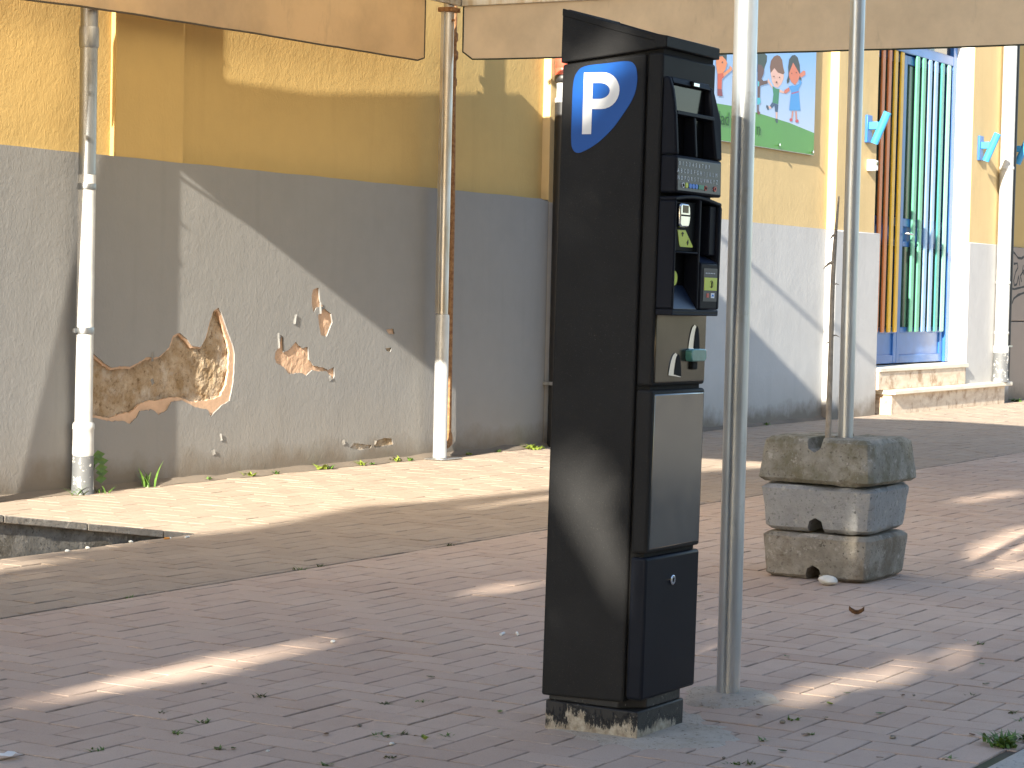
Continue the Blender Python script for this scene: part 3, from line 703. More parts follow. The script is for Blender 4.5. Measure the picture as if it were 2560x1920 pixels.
for lf, a, b in ((l1, 20.935, 21.81), (l2, 21.995, 23.175)):
    sub('panel', MB().box(a, b, DY+.018, DY+.034, .56, .78), M['blue_metal'], lf)
    sub('pane', MB().box(a, b, DY+.030, DY+.036, .84, 1.66), M['green_glass'], lf)
    sub('pane', MB().box(a, b, DY+.030, DY+.036, 1.945, 3.50), M['green_glass'], lf)
    sub('lock_panel', MB().box(a, b, DY+.024, DY+.036, 1.715, 1.86), M['blue_metal'], lf)
sub('door_handle', MB().tube([(22.02, DY-.01, 1.79), (22.02, DY-.05, 1.79), (22.13, DY-.055, 1.785)], .011, 8), M['galv_dull'], l2)
for x, mk, lf in ((21.26, 'b_orange', l1), (21.43, 'b_orange', l1), (21.60, 'b_yellow', l1), (21.775, 'b_yellow', l1), (22.215, 'b_green', l2), (22.40, 'b_green', l2), (22.58, 'b_lblue', l2), (22.76, 'b_lblue', l2), (22.955, 'b_teal', l2), (23.15, 'b_mint', l2)):
    sub('bar', MB().box(x-.047, x+.047, DY-.036, DY-.012, .79, 3.60), M[mk], lf, .012)
# ---- neighbouring stone base with graffiti beyond the white downpipe
nb = thing('neighbour_wall', 'ochre wall with grimy grey stone base and black graffiti past the white downpipe', 'wall', (27, 8.3, 0))
def npart(name, mb, mat, bevel=0):
    o = obj(name, mb, mat, nb, bevel); o.matrix_parent_inverse = Matrix.Translation(-Vector((27, 8.3, 0))); return o
npart('upper_wall', MB().box(24.862, 34, 8.16, 8.29, 1.74, 6.5), M['yellow'])
gs = plaster('grimy base plaster', (.34, .285, .235), rel=.5, zdirt=True)
npart('base_block', MB().box(24.862, 29, 8.135, 8.30, .905, 1.737), gs, .008)
npart('base_block', MB().box(29.005, 34, 8.135, 8.30, .905, 1.737), gs, .008)
npart('base_block', MB().box(24.862, 27.5, 8.125, 8.30, -.6, .895), gs, .008)
npart('base_block', MB().box(27.505, 34, 8.125, 8.30, -.6, .895), gs, .008)
for st in GRAFFITI:
    pts = [Vector((x*8.135/8.12, 0, z)) for x, z in st]
    ribbon = MB(); vs = []; fs = []
    sm = []
    for a, b in zip(pts, pts[1:]):
        for k in range(4): sm.append(a.lerp(b, k/4))
    sm.append(pts[-1])
    for i, q in enumerate(sm):
        tg = (sm[min(i+1, len(sm)-1)]-sm[max(i-1, 0)]).normalized(); nn = Vector((-tg.z, 0, tg.x))
        wd = .013*(1+.5*noise.noise((q.x*9, q.z*9, 0)))
        for s_ in (-1, 1): vs.append((q.x+nn.x*wd*s_, 8.1335 if q.z > .9 else 8.123, q.z+nn.z*wd*s_))
    for i in range(len(sm)-1): fs.append((2*i, 2*i+1, 2*i+3, 2*i+2))
    npart('graffiti_stroke', ribbon.add(vs, fs), M['spray'])

# ---- steps
ST = thing('entrance_steps', 'two travertine entrance steps with worn pale treads below the barred door', 'steps', (22.5, 8.0, 0))
def spart(name, mb, mat, bevel=0):
    o = obj(name, mb, mat, ST, bevel); o.matrix_parent_inverse = Matrix.Translation(-Vector((22.5, 8.0, 0))); return o
spart('lower_riser', MB().box(20.965, 24.42, 7.978, 8.20, -.05, .195), M['trav'], .004)
spart('lower_tread', MB().box(20.93, 24.53, 7.925, 8.20, .197, .240), M['marble'], .008)
spart('upper_riser', MB().box(20.785, 23.30, 8.045, 8.40, .242, .415), M['trav'], .004)
spart('upper_tread', MB().box(20.783, 23.355, 8.030, 8.42, .417, .460), M['marble'], .008)

# ---- plain building added across the road, unseen behind the camera, to block low sky light
OB = thing('added_opposite_building', 'plain ochre building added out of view across the road to block low sky', 'building', (10, -9, 0))
def opart(name, mb, mat, parent=None):
    o = obj(name, mb, mat, parent or OB); o.matrix_parent_inverse = Matrix.Translation(-Vector((10, -9, 0))) if parent is None else Matrix.Identity(4); return o
opart('wall', MB().box(-25, 6, -14, -9, -.1, 8.5), M['yellow_pale'])
opart('roof', MB().prism([(-14.5, 8.5), (-8.5, 8.5), (-8.5, 8.65), (-11.5, 9.8), (-14.5, 8.65)], 'x', -25.5, 6.5), M['rust'])
for i in range(5):
    for zz in (1.2, 4.6):
        wn = opart('window', MB().box(-22+6*i, -20.7+6*i, -9.0, -8.94, zz, zz+2.0), M['white_pl'])
        opart('pane', MB().box(-21.9+6*i, -20.8+6*i, -8.941, -8.93, zz+.1, zz+1.9), M['glass_win'], wn)

# ---- poster board
PB = thing('poster_board', 'printed board of cartoon children holding hands on a green hill', 'sign', (17.6, 8.15, 2.9))
def ppart(name, mb, mat):
    o = obj(name, mb, mat, PB); o.matrix_parent_inverse = Matrix.Translation(-Vector((17.6, 8.15, 2.9))); return o
px0, px1, pz0, pz1 = 15.9, 19.262, 2.412, 3.62
ppart('board', MB().box(px0, px1, 8.145, 8.171, pz0, pz1), M['galv_dull'])
t = NT('printed sky'); sep = t.n('ShaderNodeSeparateXYZ'); t.L(t.pos, sep.inputs[0])
t.color(t.mix(t.ramp(sep.outputs[2], 2.6, 3.4), (.42, .52, .70), (.14, .36, .72))); t.rough(.35)
ppart('printed_sky', MB().box(px0+.004, px1-.004, 8.142, 8.1449, pz0+.004, pz1-.004), t.m)
gm = dict(grass=(.065, .26, .035), tree=(.012, .028, .018), ltree=(.012, .02, .015), hair_b=(.16, .055, .02), face_b=(.72, .42, .34), shirt=(.012, .19, .085), arm_b=(.72, .42, .34), arm_b2=(.72, .42, .34), shorts=(.012, .05, .14), leg_b=(.7, .42, .34), leg_b2=(.7, .42, .34), shoe_b=(.02, .06, .06), shoe_b2=(.02, .05, .10), hair_g=(.013, .016, .02), face_g=(.62, .15, .07), dress=(.035, .27, .66), belt=(.35, .06, .18), arm_g=(.62, .17, .09), arm_g2=(.58, .13, .07), leg_g=(.6, .22, .16), leg_g2=(.6, .22, .16), shoe_g=(.5, .05, .06), shoe_g2=(.5, .05, .06), face_d=(.095, .03, .025), top_d=(.05, .42, .50), shorts_d=(.04, .40, .50), leg_d=(.09, .03, .03), shoe_d=(.14, .02, .02), face_o=(.72, .22, .07), body_o=(.55, .07, .02), arm_o=(.72, .25, .10), pants_o=(.22, .02, .035))
from mathutils.geometry import tessellate_polygon
lay = 0
NICE = {'grass': 'printed_hill', 'tree': 'printed_tree', 'ltree': 'printed_tree'}
for k, poly in POSTER.items():
    lay += 1
    y = 8.1415 - lay*.00012
    if k == 'grass': poly = [(px0+.004, 2.70)] + [(16.6, 2.714)] + poly[:5] + [(px1-.004, 2.612), (px1-.004, pz0+.004), (px0+.004, pz0+.004)]
    tri = tessellate_polygon([[Vector((x, z, 0)) for x, z in poly]])
    mb = MB(); fs = []
    for a, b, c in tri:
        A_, B_, C_ = poly[a], poly[b], poly[c]
        cr = (B_[0]-A_[0])*(C_[1]-A_[1])-(B_[1]-A_[1])*(C_[0]-A_[0])
        fs.append((a, b, c) if cr > 0 else (a, c, b))
    mb.add([(x, y, z) for x, z in poly], fs)
    col = gm.get(k, (.10, .03, .02))
    ppart(NICE.get(k, 'printed_child'), mb, simple('print '+k, col, .4, var=.05, scale=3))
def text_mesh(s, size, mat, name, parent, ox, oz, y, plane='xz', sx=1.0, inv=None):
    cu = bpy.data.curves.new('txt', 'FONT'); cu.body = s; cu.size = size; cu.resolution_u = 3; cu.align_x = 'CENTER'; cu.align_y = 'CENTER'
    tmp = bpy.data.objects.new('txt', cu); C.objects.link(tmp)
    dg = bpy.context.evaluated_depsgraph_get(); me = bpy.data.meshes.new_from_object(tmp.evaluated_get(dg))
    C.objects.unlink(tmp); bpy.data.objects.remove(tmp)
    for v in me.vertices:
        a, b = v.co.x, v.co.y
        v.co = Vector((ox+a*sx, y, oz+b)) if plane == 'xz' else Vector((y, ox-a*sx, oz+b))
    me.materials.clear(); me.materials.append(mat)
    o = link(bpy.data.objects.new(name, me), parent)
    if inv is not None: o.matrix_parent_inverse = inv
    return o
dgm = simple('dark green print', (.02, .09, .025), .6)
text_mesh('lad', .16, dgm, 'printed_lettering', PB, 17.33, 2.595, 8.1355, inv=Matrix.Translation(-Vector((17.6, 8.15, 2.9))), sx=1.2)
text_mesh('n', .16, dgm, 'printed_lettering', PB, 18.03, 2.56, 8.1355, inv=Matrix.Translation(-Vector((17.6, 8.15, 2.9))), sx=1.2)
for sx_, sz_ in ((18.45, 2.455), (19.20, 2.44)):
    ppart('screw', MB().tube([(sx_, 8.142, sz_), (sx_, 8.118, sz_)], .012, 8), M['chrome'])

# ================================================================ PIPES AND FITTINGS
def group_at(root):
    inv = Matrix.Translation(-root.location)
    def P(name, mb, mat, bevel=0, parent=None, **kw):
        o = obj(name, mb, mat, parent or root, bevel, **kw)
        o.matrix_parent_inverse = inv if parent is None else Matrix.Identity(4)
        return o
    return P
dp = thing('downpipe', 'weathered grey zinc downpipe with peeling black iron foot on the yellow pilaster side', 'downpipe', (9.33, 8.092, 0))
P = group_at(dp)
P('lower_pipe', MB().lathe([(.047, .37), (.0465, 1.25), (.0468, 1.70)], (9.33, 8.092)), M['pipe_white'], smooth=True)  # lower length of pipe, paler than the zinc above it
P('pipe', MB().lathe([(.0465, 1.701), (.0465, 2.0), (.0465, 2.38)], (9.33, 8.092)), M['zinc'], smooth=True)
P('pipe', MB().lathe([(.0465, 2.47), (.0465, 4.2), (.0465, 6.5)], (9.33, 8.092)), M['zinc'], smooth=True)
P('socket', MB().lathe([(.050, 2.37), (.053, 2.385), (.053, 2.465), (.050, 2.48)], (9.33, 8.092)), M['zinc'], smooth=True)
P('collar', MB().lathe([(.052, .20), (.058, .215), (.056, .30), (.057, .345), (.060, .35), (.058, .375), (.050, .385)], (9.33, 8.092)), M['pipe_white'], smooth=True)
P('iron_foot', MB().lathe([(.066, -.02), (.060, .01), (.057, .10), (.056, .205)], (9.33, 8.092)), M['castiron'], smooth=True)
cl = P('clamp', MB().lathe([(.0495, .855), (.0505, .86), (.0505, .885), (.0495, .89)], (9.33, 8.092)), M['zinc'], smooth=True)
P('clamp_bolt', MB().box(9.255, 9.285, 8.095, 8.115, .862, .884), M['zinc'], parent=cl)
for zz in (1.62, 3.0):
    P('clamp', MB().lathe([(.0485, zz), (.050, zz+.005), (.050, zz+.028), (.0485, zz+.033)], (9.33, 8.092)), M['zinc'], smooth=True)

bp = thing('waste_pipe', 'black plastic pipe with red collar and clear sleeve at the wall corner', 'pipe', (14.50, 8.10, 0))
P = group_at(bp)
P('pipe', MB().lathe([(.06, -.02), (.06, 1.2), (.06, 2.50)], (14.50, 8.095)), M['pipe_black'], smooth=True)
P('sleeve', MB().lathe([(.050, 2.49), (.062, 2.50), (.062, 2.53), (.052, 2.54), (.050, 2.60), (.052, 2.65)], (14.50, 8.095)), M['pipe_clear'], smooth=True)
P('coupling', MB().lathe([(.062, 2.645), (.068, 2.655), (.068, 2.685), (.060, 2.70)], (14.50, 8.095)), M['pipe_black'], smooth=True)
P('red_collar', MB().lathe([(.056, 2.695), (.062, 2.70), (.062, 2.745), (.059, 2.75), (.062, 2.755), (.062, 2.83), (.056, 2.84)], (14.50, 8.095)), M['pipe_red'], smooth=True)
P('upper_pipe', MB().lathe([(.05, 2.835), (.05, 6.5)], (14.50, 8.095)), M['pipe_black'], smooth=True)
P('clamp', MB().box(14.43, 14.57, 8.03, 8.17, .45, .475), M['galv_dull'])

rp = thing('rusty_pipe', 'thin rust brown gas pipe with bent foot on the wall behind the tent pole', 'pipe', (13.06, 8.13, 0))
P = group_at(rp)
P('pipe', MB().tube([(13.045, 8.135, 3.3), (13.048, 8.135, 2.5), (13.062, 8.130, 1.7), (13.062, 8.128, .93), (13.068, 8.125, .14), (13.062, 8.118, .105), (13.03, 8.11, .085), (12.99, 8.10, .075)], .021, 10), M['rust'], smooth=True)
for zz, rr in ((2.82, .030), (2.70, .034), (2.52, .028)):
    P('joint', MB().lathe([(rr*.7, zz-.035), (rr, zz-.02), (rr, zz+.02), (rr*.7, zz+.035)], (13.047, 8.135), 10), M['rust'], smooth=True)
P('elbow', MB().tube([(13.067, 8.124, .165), (13.068, 8.123, .125), (13.055, 8.116, .098), (13.02, 8.107, .083)], [.024, .030, .030, .025], 10), M['rust'], smooth=True)

wp = thing('downpipe', 'white painted downpipe with black iron foot standing on the entrance step', 'downpipe', (24.30, 8.0, .24))
P = group_at(wp)
P('pipe', MB().lathe([(.075, .58), (.074, 2.2), (.073, 6.5)], (24.30, 7.995)), M['pipe_white'], smooth=True)
P('collar', MB().lathe([(.084, .56), (.087, .58), (.083, .63), (.078, .64)], (24.30, 7.995)), M['pipe_white'], smooth=True)
P('iron_foot', MB().lathe([(.100, .242), (.094, .27), (.085, .30), (.084, .565)], (24.30, 7.995)), M['castiron'], smooth=True)
for zz in (.76, 1.31, 2.56):
    P('clamp', MB().lathe([(.077, zz), (.081, zz+.006), (.081, zz+.030), (.077, zz+.036)], (24.30, 7.995)), M['pipe_white'], smooth=True)
b2 = thing('black_upright', 'slim black upright running up beside the white downpipe', 'pipe', (24.56, 8.03, .24))  # black upright tube standing for a dark strip beside the downpipe
P = group_at(b2)
P('upright', MB().lathe([(.05, .242), (.05, 3.0), (.05, 6.5)], (24.56, 8.025), 12), M['pipe_black'], smooth=True)
P('clip', MB().box(24.50, 24.62, 7.97, 8.08, .62, .64), M['galv_dull'])

def flag_holder(x, y, z, label):
    r = thing('flag_holder', label, 'flag holder', (x, y, z))
    obj('wall_plate', MB().box(-.06, .06, -.028, .0, -.13, .13), M['blue_metal'], r, .004)
    obj('arm', MB().box(-.030, .030, -.12, -.026, -.005, .065), M['blue_light'], r, .004)
    obj('socket', MB().tube([(0, -.075, -.135), (0, -.20, .155)], .038, 16), M['blue_light'], r, smooth=True)
    return r
flag_holder(20.40, 8.084, 2.73, 'sky blue flag holder on the pier beside the orange bars')
flag_holder(23.63, 8.084, 2.755, 'sky blue flag holder on the strip between door and white downpipe')
flag_holder(24.93, 8.158, 2.80, 'sky blue flag holder half hidden past the white downpipe')
ic = thing('intercom', 'small white intercom box with round button on the pier by the door', 'intercom', (20.46, 8.084, 2.39))
obj('case', MB().box(-.05, .05, -.06, 0, -.055, .055), M['white_pl2'], ic, .008)
obj('cover', MB().box(-.035, .035, -.085, -.058, -.05, .048), M['white_pl2'], ic, .006)
obj('button', MB().tube([(0, -.084, .015), (0, -.098, .015)], .014, 12), M['ink'], ic)

# ================================================================ TENT
TX0, TX1, TY0, TY1, TZ = 8.66, 12.87, 3.50, 8.075, 3.00
T = thing('market_tent', 'beige canvas market tent with hanging valances and steel poles beside the wall', 'tent', (8.69, 3.50, 0))
P = group_at(T)
def pole(x, y, name, plate_):
    o = P(name, MB().lathe([(.036, .9), (.034, 2.0), (.034, TZ)], (x, y)), M['polesteel'], smooth=True)
    return o
# far right pole by the wall: wider sleeve at the foot, foot plate, rusty bracket
pl = P('pole', MB().lathe([(.036, .95), (.036, 2.0), (.036, TZ+.02)], (12.812, 8.03), 24), M['polesteel'], smooth=True)
o = obj('pole_sleeve', MB().lathe([(.046, .015), (.046, .94), (.044, .962), (.037, .965)], (12.812, 8.03), 24), M['sleeve_sunlit'], pl, smooth=True)
o = obj('foot_plate', MB().box(12.715, 12.965, 7.95, 8.09, .003, .012), M['galv_dull'], pl, .002)
o = obj('bracket', MB().box(12.758, 12.868, 7.975, 8.085, 2.955, 2.985), M['rust'], pl, .004)
o = obj('reflection_strip', MB().box(12.768, 12.785, 8.04, 8.063, .97, 2.955), M['polesteel'], pl)  # added strip standing in for a reflection along the pole's edge
o = obj('bolt', MB().tube([(12.806, 8.0, 2.90), (12.80, 7.985, 2.90)], .010, 8), M['rust'], pl)
# near left pole standing in the concrete weights
pl = P('pole', MB().lathe([(.031, .012), (.031, 1.5), (.031, TZ+.02)], (8.69, 3.50), 24), M['galv'], smooth=True)
obj('foot_plate', MB().box(8.62, 8.76, 3.43, 3.57, .003, .011), M['galv_dull'], pl)
for (x, y) in ((8.30, 8.06), (12.868, 3.50)):
    pl = P('pole', MB().tube([(x, y, .012), (x, y-(.125 if y > 8 else 0), TZ+.02)], .036, 24), M['polesteel'], smooth=True)
    obj('foot_plate', MB().box(x-.12, x+.07, y-.08, y+.08, .003, .011), M['galv_dull'], pl)
# eave bars
P('eave_bar', MB().box(8.25, 12.92, 7.982, 8.005, TZ, TZ+.05), M['polesteel'], .003)
P('eave_bar', MB().box(12.885, 12.925, 3.45, 7.980, TZ+.001, TZ+.049), M['polesteel'], .003)
P('eave_bar', MB().prism([(8.25, 7.980), (8.29, 7.980), (8.66, 3.45), (8.62, 3.45)], 'z', TZ+.001, TZ+.049), M['polesteel'], .003)
P('upper_shadow_bar', MB().tube([(8.29, 7.96, 2.545), (8.30, 7.80, 2.625)], .010, 8), M['polesteel'])  # unseen bar added to cast a thin slanting shadow on the wall
P('lower_shadow_bar', MB().tube([(8.30, 7.965, 2.345), (8.30, 7.895, 2.315)], .013, 8), M['polesteel'])  # short unseen bar added for the second, lower shadow line
P('roof_shadow_bar', MB().tube([(12.93, 7.98, 3.31), (12.93, 6.9, 3.98)], .018, 8), M['polesteel'])  # unseen bar added above the eave to throw a thin shadow farther along the wall
P('eave_bar', MB().box(8.662, 12.883, 3.45, 3.49, TZ, TZ+.05), M['polesteel'], .003)
# roof
apex = ((TX0+TX1)/2, (TY0+TY1)/2, 4.25)
cs = [(8.60, 3.44, TZ+.056), (12.94, 3.44, TZ+.056), (12.94, 8.07, TZ+.056), (8.23, 7.965, TZ+.056)]
for i in range(4):
    a, b = Vector(cs[i]), Vector(cs[(i+1) % 4]); ap = Vector(apex); N = 12
    vs = []; fs = []
    for k in range(N+1):
        s_ = k/N
        for j in range(N+1):
            q = a.lerp(b, j/N).lerp(ap, s_)
            q.z -= .10*math.sin(math.pi*s_)*(1-abs(2*j/N-1)*.7)
            vs.append(q)
    for k in range(N):
        for j in range(N):
            q = k*(N+1)+j; fs.append((q, q+1, q+N+2, q+N+1))
    P('roof_panel', MB().add(vs, fs), M['canvas_roof'], smooth=True)
# valances: hanging strips with bound edges, slightly slack
def valance(a, b, zb, gapa, gapb, name, trim, slack=.02, seed=1, rnd=.03):
    a, b = Vector(a), Vector(b); d = (b-a); Ln = d.length; d.normalize(); nrm = Vector((-d.y, d.x, 0))
    N = 60; K = 8; vs = []; fs = []
    s0, s1 = gapa, Ln-gapb
    low = []
    for i in range(N+1):
        s_ = s0+(s1-s0)*i/N; e = min(s_-s0, s1-s_)
        zlow = zb(s_/Ln) + (rnd*(1-math.sqrt(max(0, 1-(1-min(1, e/rnd))**2))) if e < rnd else 0)
        for j in range(K+1):
            z = TZ+.004 + (zlow-TZ-.004)*j/K
            off = slack*(j/K)*(noise.noise((s_*1.3, seed, 0))+.5*noise.noise((s_*4, seed, 2)))
            taper = .0
            vs.append(a+d*s_+nrm*off+Vector((0, 0, z)))
        low.append(vs[-1])
    for i in range(N):
        for j in range(K):
            q = i*(K+1)+j; fs.append((q, q+1, q+K+2, q+K+1))
    o = P(name, MB().add(vs, fs), M['canvas'], smooth=True)
    edge = [vs[j] for j in range(K+1)] + low[1:] + [vs[N*(K+1)+j] for j in range(K-1, -1, -1)]
    obj('binding', MB().tube(edge, .0055, 6), M[trim], o, smooth=True)
    return o
# wall side (left valance in view): runs along the wall
valance((8.25, 8.012, 0), (12.868, 8.012, 0), lambda s: 2.54+.08*s+.01*math.sin(s*5), .08, .375, 'valance', 'trim_grey', .03, 1, .02)
# far side (right valance in view): runs away from the wall
valance((12.905, 8.06, 0), (12.905, 3.45, 0), lambda s: 2.655-.035*s-.012*math.sin(math.pi*s), .085, .06, 'valance', 'trim', .02, 5, .05)
# left side and street side
valance((8.245, 8.02, 0), (8.615, 3.50, 0), lambda s: 2.645-.06*min(1, s*3), .06, .08, 'valance', 'trim_grey', .02, 8, .03)
valance((8.70, 3.46, 0), (12.80, 3.46, 0), lambda s: 2.62, .08, .08, 'valance', 'trim_grey', .02, 11, .03)

# ================================================================ CONCRETE WEIGHTS
def outward(me):
    bm = bmesh.new(); bm.from_mesh(me); bmesh.ops.remove_doubles(bm, verts=bm.verts, dist=1e-6); bmesh.ops.recalc_face_normals(bm, faces=bm.faces); bm.to_mesh(me); bm.free(); me.update()
def bool_cut(o, cutters):
    tmp = []
    outward(o.data)
    for mb in cutters:
        me = bpy.data.meshes.new('cut'); me.from_pydata(mb.v, [], mb.f); outward(me)
        c = bpy.data.objects.new('cut', me); C.objects.link(c); tmp.append(c)
        m = o.modifiers.new('b', 'BOOLEAN'); m.operation = 'DIFFERENCE'; m.solver = 'EXACT'; m.object = c
    bpy.context.view_layer.update()
    me = bpy.data.meshes.new_from_object(o.evaluated_get(bpy.context.evaluated_depsgraph_get()))
    o.modifiers.clear(); old = o.data; o.data = me; bpy.data.meshes.remove(old)
    for c in tmp: bpy.data.objects.remove(c)
def weight(label, z0, z1, wb, wt, mat, rot, notch_top, seed, off=(0, 0)):
    K = 12; vs = []; fs = []; dense = None
    H = z1-z0
    for k in range(K+1):
        t_ = k/K
        w_ = wb+(wt-wb)*t_
        e = min(t_, 1-t_)*H; rr = .018
        sh = rr*(1-math.sqrt(max(0, 1-(1-min(1, e/rr))**2)))
        h = w_/2-sh; c = .034
        pts = [(-h+c, -h), (h-c, -h), (h-.3*c, -h+.3*c), (h, -h+c), (h, h-c), (h-.3*c, h-.3*c), (h-c, h), (-h+c, h), (-h+.3*c, h-.3*c), (-h, h-c), (-h, -h+c), (-h+.3*c, -h+.3*c)]
        if dense is None:
            dense = []
            for i in range(len(pts)):
                a = Vector((*pts[i], 0)); b = Vector((*pts[(i+1) % len(pts)], 0)); m = max(1, int((b-a).length/.02))
                for j in range(m): dense.append((i, j/m))
        z = H*t_
        for (i, s_) in dense:
            a = Vector((*pts[i], 0)); b = Vector((*pts[(i+1) % len(pts)], 0)); q = a.lerp(b, s_)
            nz = noise.noise((q.x*9+seed, q.y*9, z*12))+.6*noise.noise((q.x*30, q.y*30+seed, z*30))
            edge = 1+2.0*(1-min(1, e/.03))
            q = q+Vector((q.x, q.y, 0)).normalized()*nz*.004*edge
            zz = z+(.005*nz+.004*noise.noise((q.x*5+seed, q.y*5, 3)) if k in (0, K) else 0)
            vs.append((q.x, q.y, zz))
    n = len(dense)
    for k in range(K):
        for i in range(n): fs.append((k*n+i, k*n+(i+1) % n, (k+1)*n+(i+1) % n, (k+1)*n+i))
    vs += [(0, 0, 0), (0, 0, H)]; cb, ct = len(vs)-2, len(vs)-1
    for i in range(n): fs += [(cb, (i+1) % n, i), (ct, K*n+i, K*n+(i+1) % n)]
    o = obj('tent_weight', MB().add(vs, fs), mat)
    zc = H+.004 if notch_top else -.004
    cut = []
    def arch(y, x0, x1, r, up):
        pr = [(y-r, zc-.05 if up < 0 else zc+.05)]
        prof = [(y-r, -.05), (y+r, -.05), (y+r*.95, .02), (y+r*.72, .048), (y, .062), (y-r*.72, .048), (y-r*.95, .02)]
        if notch_top: prof = [(a, zc-b) for a, b in prof]
        else: prof = [(a, zc+b) for a, b in prof]
        return MB().prism(prof, 'x', x0, x1)
    cut.append(arch(0, -.40, -.03, .036, 1))
    cut.append(arch(0, .03, .40, .036, 1))
    cut.append(MB().tube([(-.045, -.035, -.1), (-.045, -.035, H+.1)], .046, 20))
    for cc in cut:
        pass
    bool_cut(o, cut)
    o.data.polygons.foreach_set('use_smooth', [True]*len(o.data.polygons))
    o.data.set_sharp_from_angle(angle=math.radians(38))
    o.location = (8.742+off[0], 3.550+off[1], z0); o.rotation_euler = (0, 0, rot)
    return tag(o, label, 'weight', 'concrete tent weights stacked round a tent pole')
weight('brown stained concrete tent weight at the bottom of the stack, on the paving', .003, .186, .438, .470, M['conc_brown'], math.radians(-1), False, 1.7)
weight('smooth grey concrete tent weight in the middle of the stack', .196, .381, .445, .485, M['conc_grey'], math.radians(1.5), False, 6.1, (-.004, .003))
weight('mossy concrete tent weight at the top of the stack, notch upward', .392, .574, .505, .462, M['conc_moss'], math.radians(-2.5), True, 11.9, (.002, -.002))
# thorny dry stem standing in the slot of the top weight
sk = thing('dry_stem', 'thin grey thorny dry stem leaning on the tent pole above the weights', 'stick', (8.575, 3.53, .53))
P = group_at(sk)
P('stem', MB().tube([(8.575, 3.528, .515), (8.587, 3.532, .75), (8.608, 3.540, 1.0), (8.622, 3.546, 1.2), (8.634, 3.548, 1.32), (8.640, 3.546, 1.42), (8.652, 3.542, 1.55)], [.0125, .0115, .0100, .0095, .0090, .0065, .003], 10), M['stick'], smooth=True)
for (q, d, r) in (((8.628, 3.547, 1.285), (-.020, .037, -.030), .008), ((8.638, 3.547, 1.395), (-.010, .020, -.022), .007), ((8.606, 3.537, .985), (.016, -.028, -.004), .004), ((8.618, 3.543, 1.19), (.012, -.022, .002), .004), ((8.604, 3.539, .96), (-.012, .022, -.014), .004)):
    a = Vector(q); b = a+Vector(d)
    P('thorn', MB().tube([a, a.lerp(b, .5)+Vector((0, 0, .006)), b], [r, r*.65, .0008], 8), M['stick'], smooth=True)
st = MB(); vs = []; fs = []; n, m = 12, 7
for j in range(m+1):
    ph = math.pi*j/m
    for i in range(n):
        th = 2*math.pi*i/n; k_ = 1+.22*noise.noise((math.cos(th)*1.5+3, math.sin(th)*1.5, math.cos(ph)*1.5))
        vs.append((8.424+.032*k_*math.sin(ph)*math.cos(th), 3.449+.040*k_*math.sin(ph)*math.sin(th), .019+.019*k_*math.cos(ph)))
for j in range(m):
    for i in range(n): fs.append((j*n+i, (j+1)*n+i, (j+1)*n+(i+1) % n, j*n+(i+1) % n))
tag(obj('white_stone', st.add(vs, fs), M['plastered_stone'], smooth=True), 'lumpy white stone lying against the bottom concrete weight', 'stone')

# ================================================================ SIGN POST
sp = thing('sign_post', 'plain galvanised steel post set in a cement patch beside the parking machine', 'post', (5.883, 2.703, 0))
P = group_at(sp)
P('tube', MB().lathe([(.0335, -.03), (.0335, .6), (.0335, 1.4), (.0335, 2.4), (.0335, 3.1)], (5.883, 2.703), 32), M['galv'], smooth=True)
P('cap', MB().lathe([(.036, 3.09), (.036, 3.12), (.02, 3.135)], (5.883, 2.703), 24), M['pipe_black'], smooth=True)

# ================================================================ PARKING MACHINE
K = thing('parking_machine', 'tall black parking ticket machine with blue P sign on its side', 'parking meter', (5.172, 2.617, .002), (.00934, .00547, 0))
W_, FY = .312, .006
def kp(name, mb, mat, bevel=0, parent=None, **kw):
    return obj(name, mb, mat, parent or K, bevel, **kw)
body = MB().prism([(.055, .090), (.297, .082), (.297, 1.727), (.055, 1.750)], 'x', 0, W_)
bd = kp('body', body, M['black'], .007, segs=3)
kp('inner_core', MB().prism([(.016, .105), (.075, .105), (.075, 1.74), (.016, 1.745)], 'x', .012, W_-.012), M['gap'])
kp('inner_core', MB().prism([(.01, 1.70), (.285, 1.70), (.285, 1.760), (.01, 1.772)], 'x', .010, W_-.010), M['gap'])
kp('plinth', MB().prism([(.004, .014), (.004, .285), (.268, .285), (.273, .014)], 'z', -.01, .070), M['plinth'], .004)
kp('plinth', MB().prism([(.060, .030), (.012, .075), (.012, .280), (.262, .280), (.262, .020), (.066, .020)], 'z', .0705, .104), M['plinth'], .003)
# doors
kp('upper_door', MB().box(0, W_, FY, .048, .906, 1.751), M['black'], .007, segs=3)
md = kp('middle_door', MB().box(-.001, W_, FY-.003, .048, .477, .896), M['black'], .008, segs=3)
kp('gloss_panel', MB().box(.012, W_-.008, FY-.0045, FY+.01, .487, .886), M['gloss'], .004, parent=md)
ld = kp('lower_door', MB().box(-.001, W_, FY-.004, .048, .100, .467), M['black_door'], .008, segs=3)
lk = kp('lock', MB().tube([(.149, FY-.002, .399), (.149, FY-.010, .399)], .013, 24), M['chrome'], .002, parent=ld)
kp('key_slot', MB().box(.147, .151, FY-.0112, FY-.009, .394, .404), M['gap'], parent=ld)
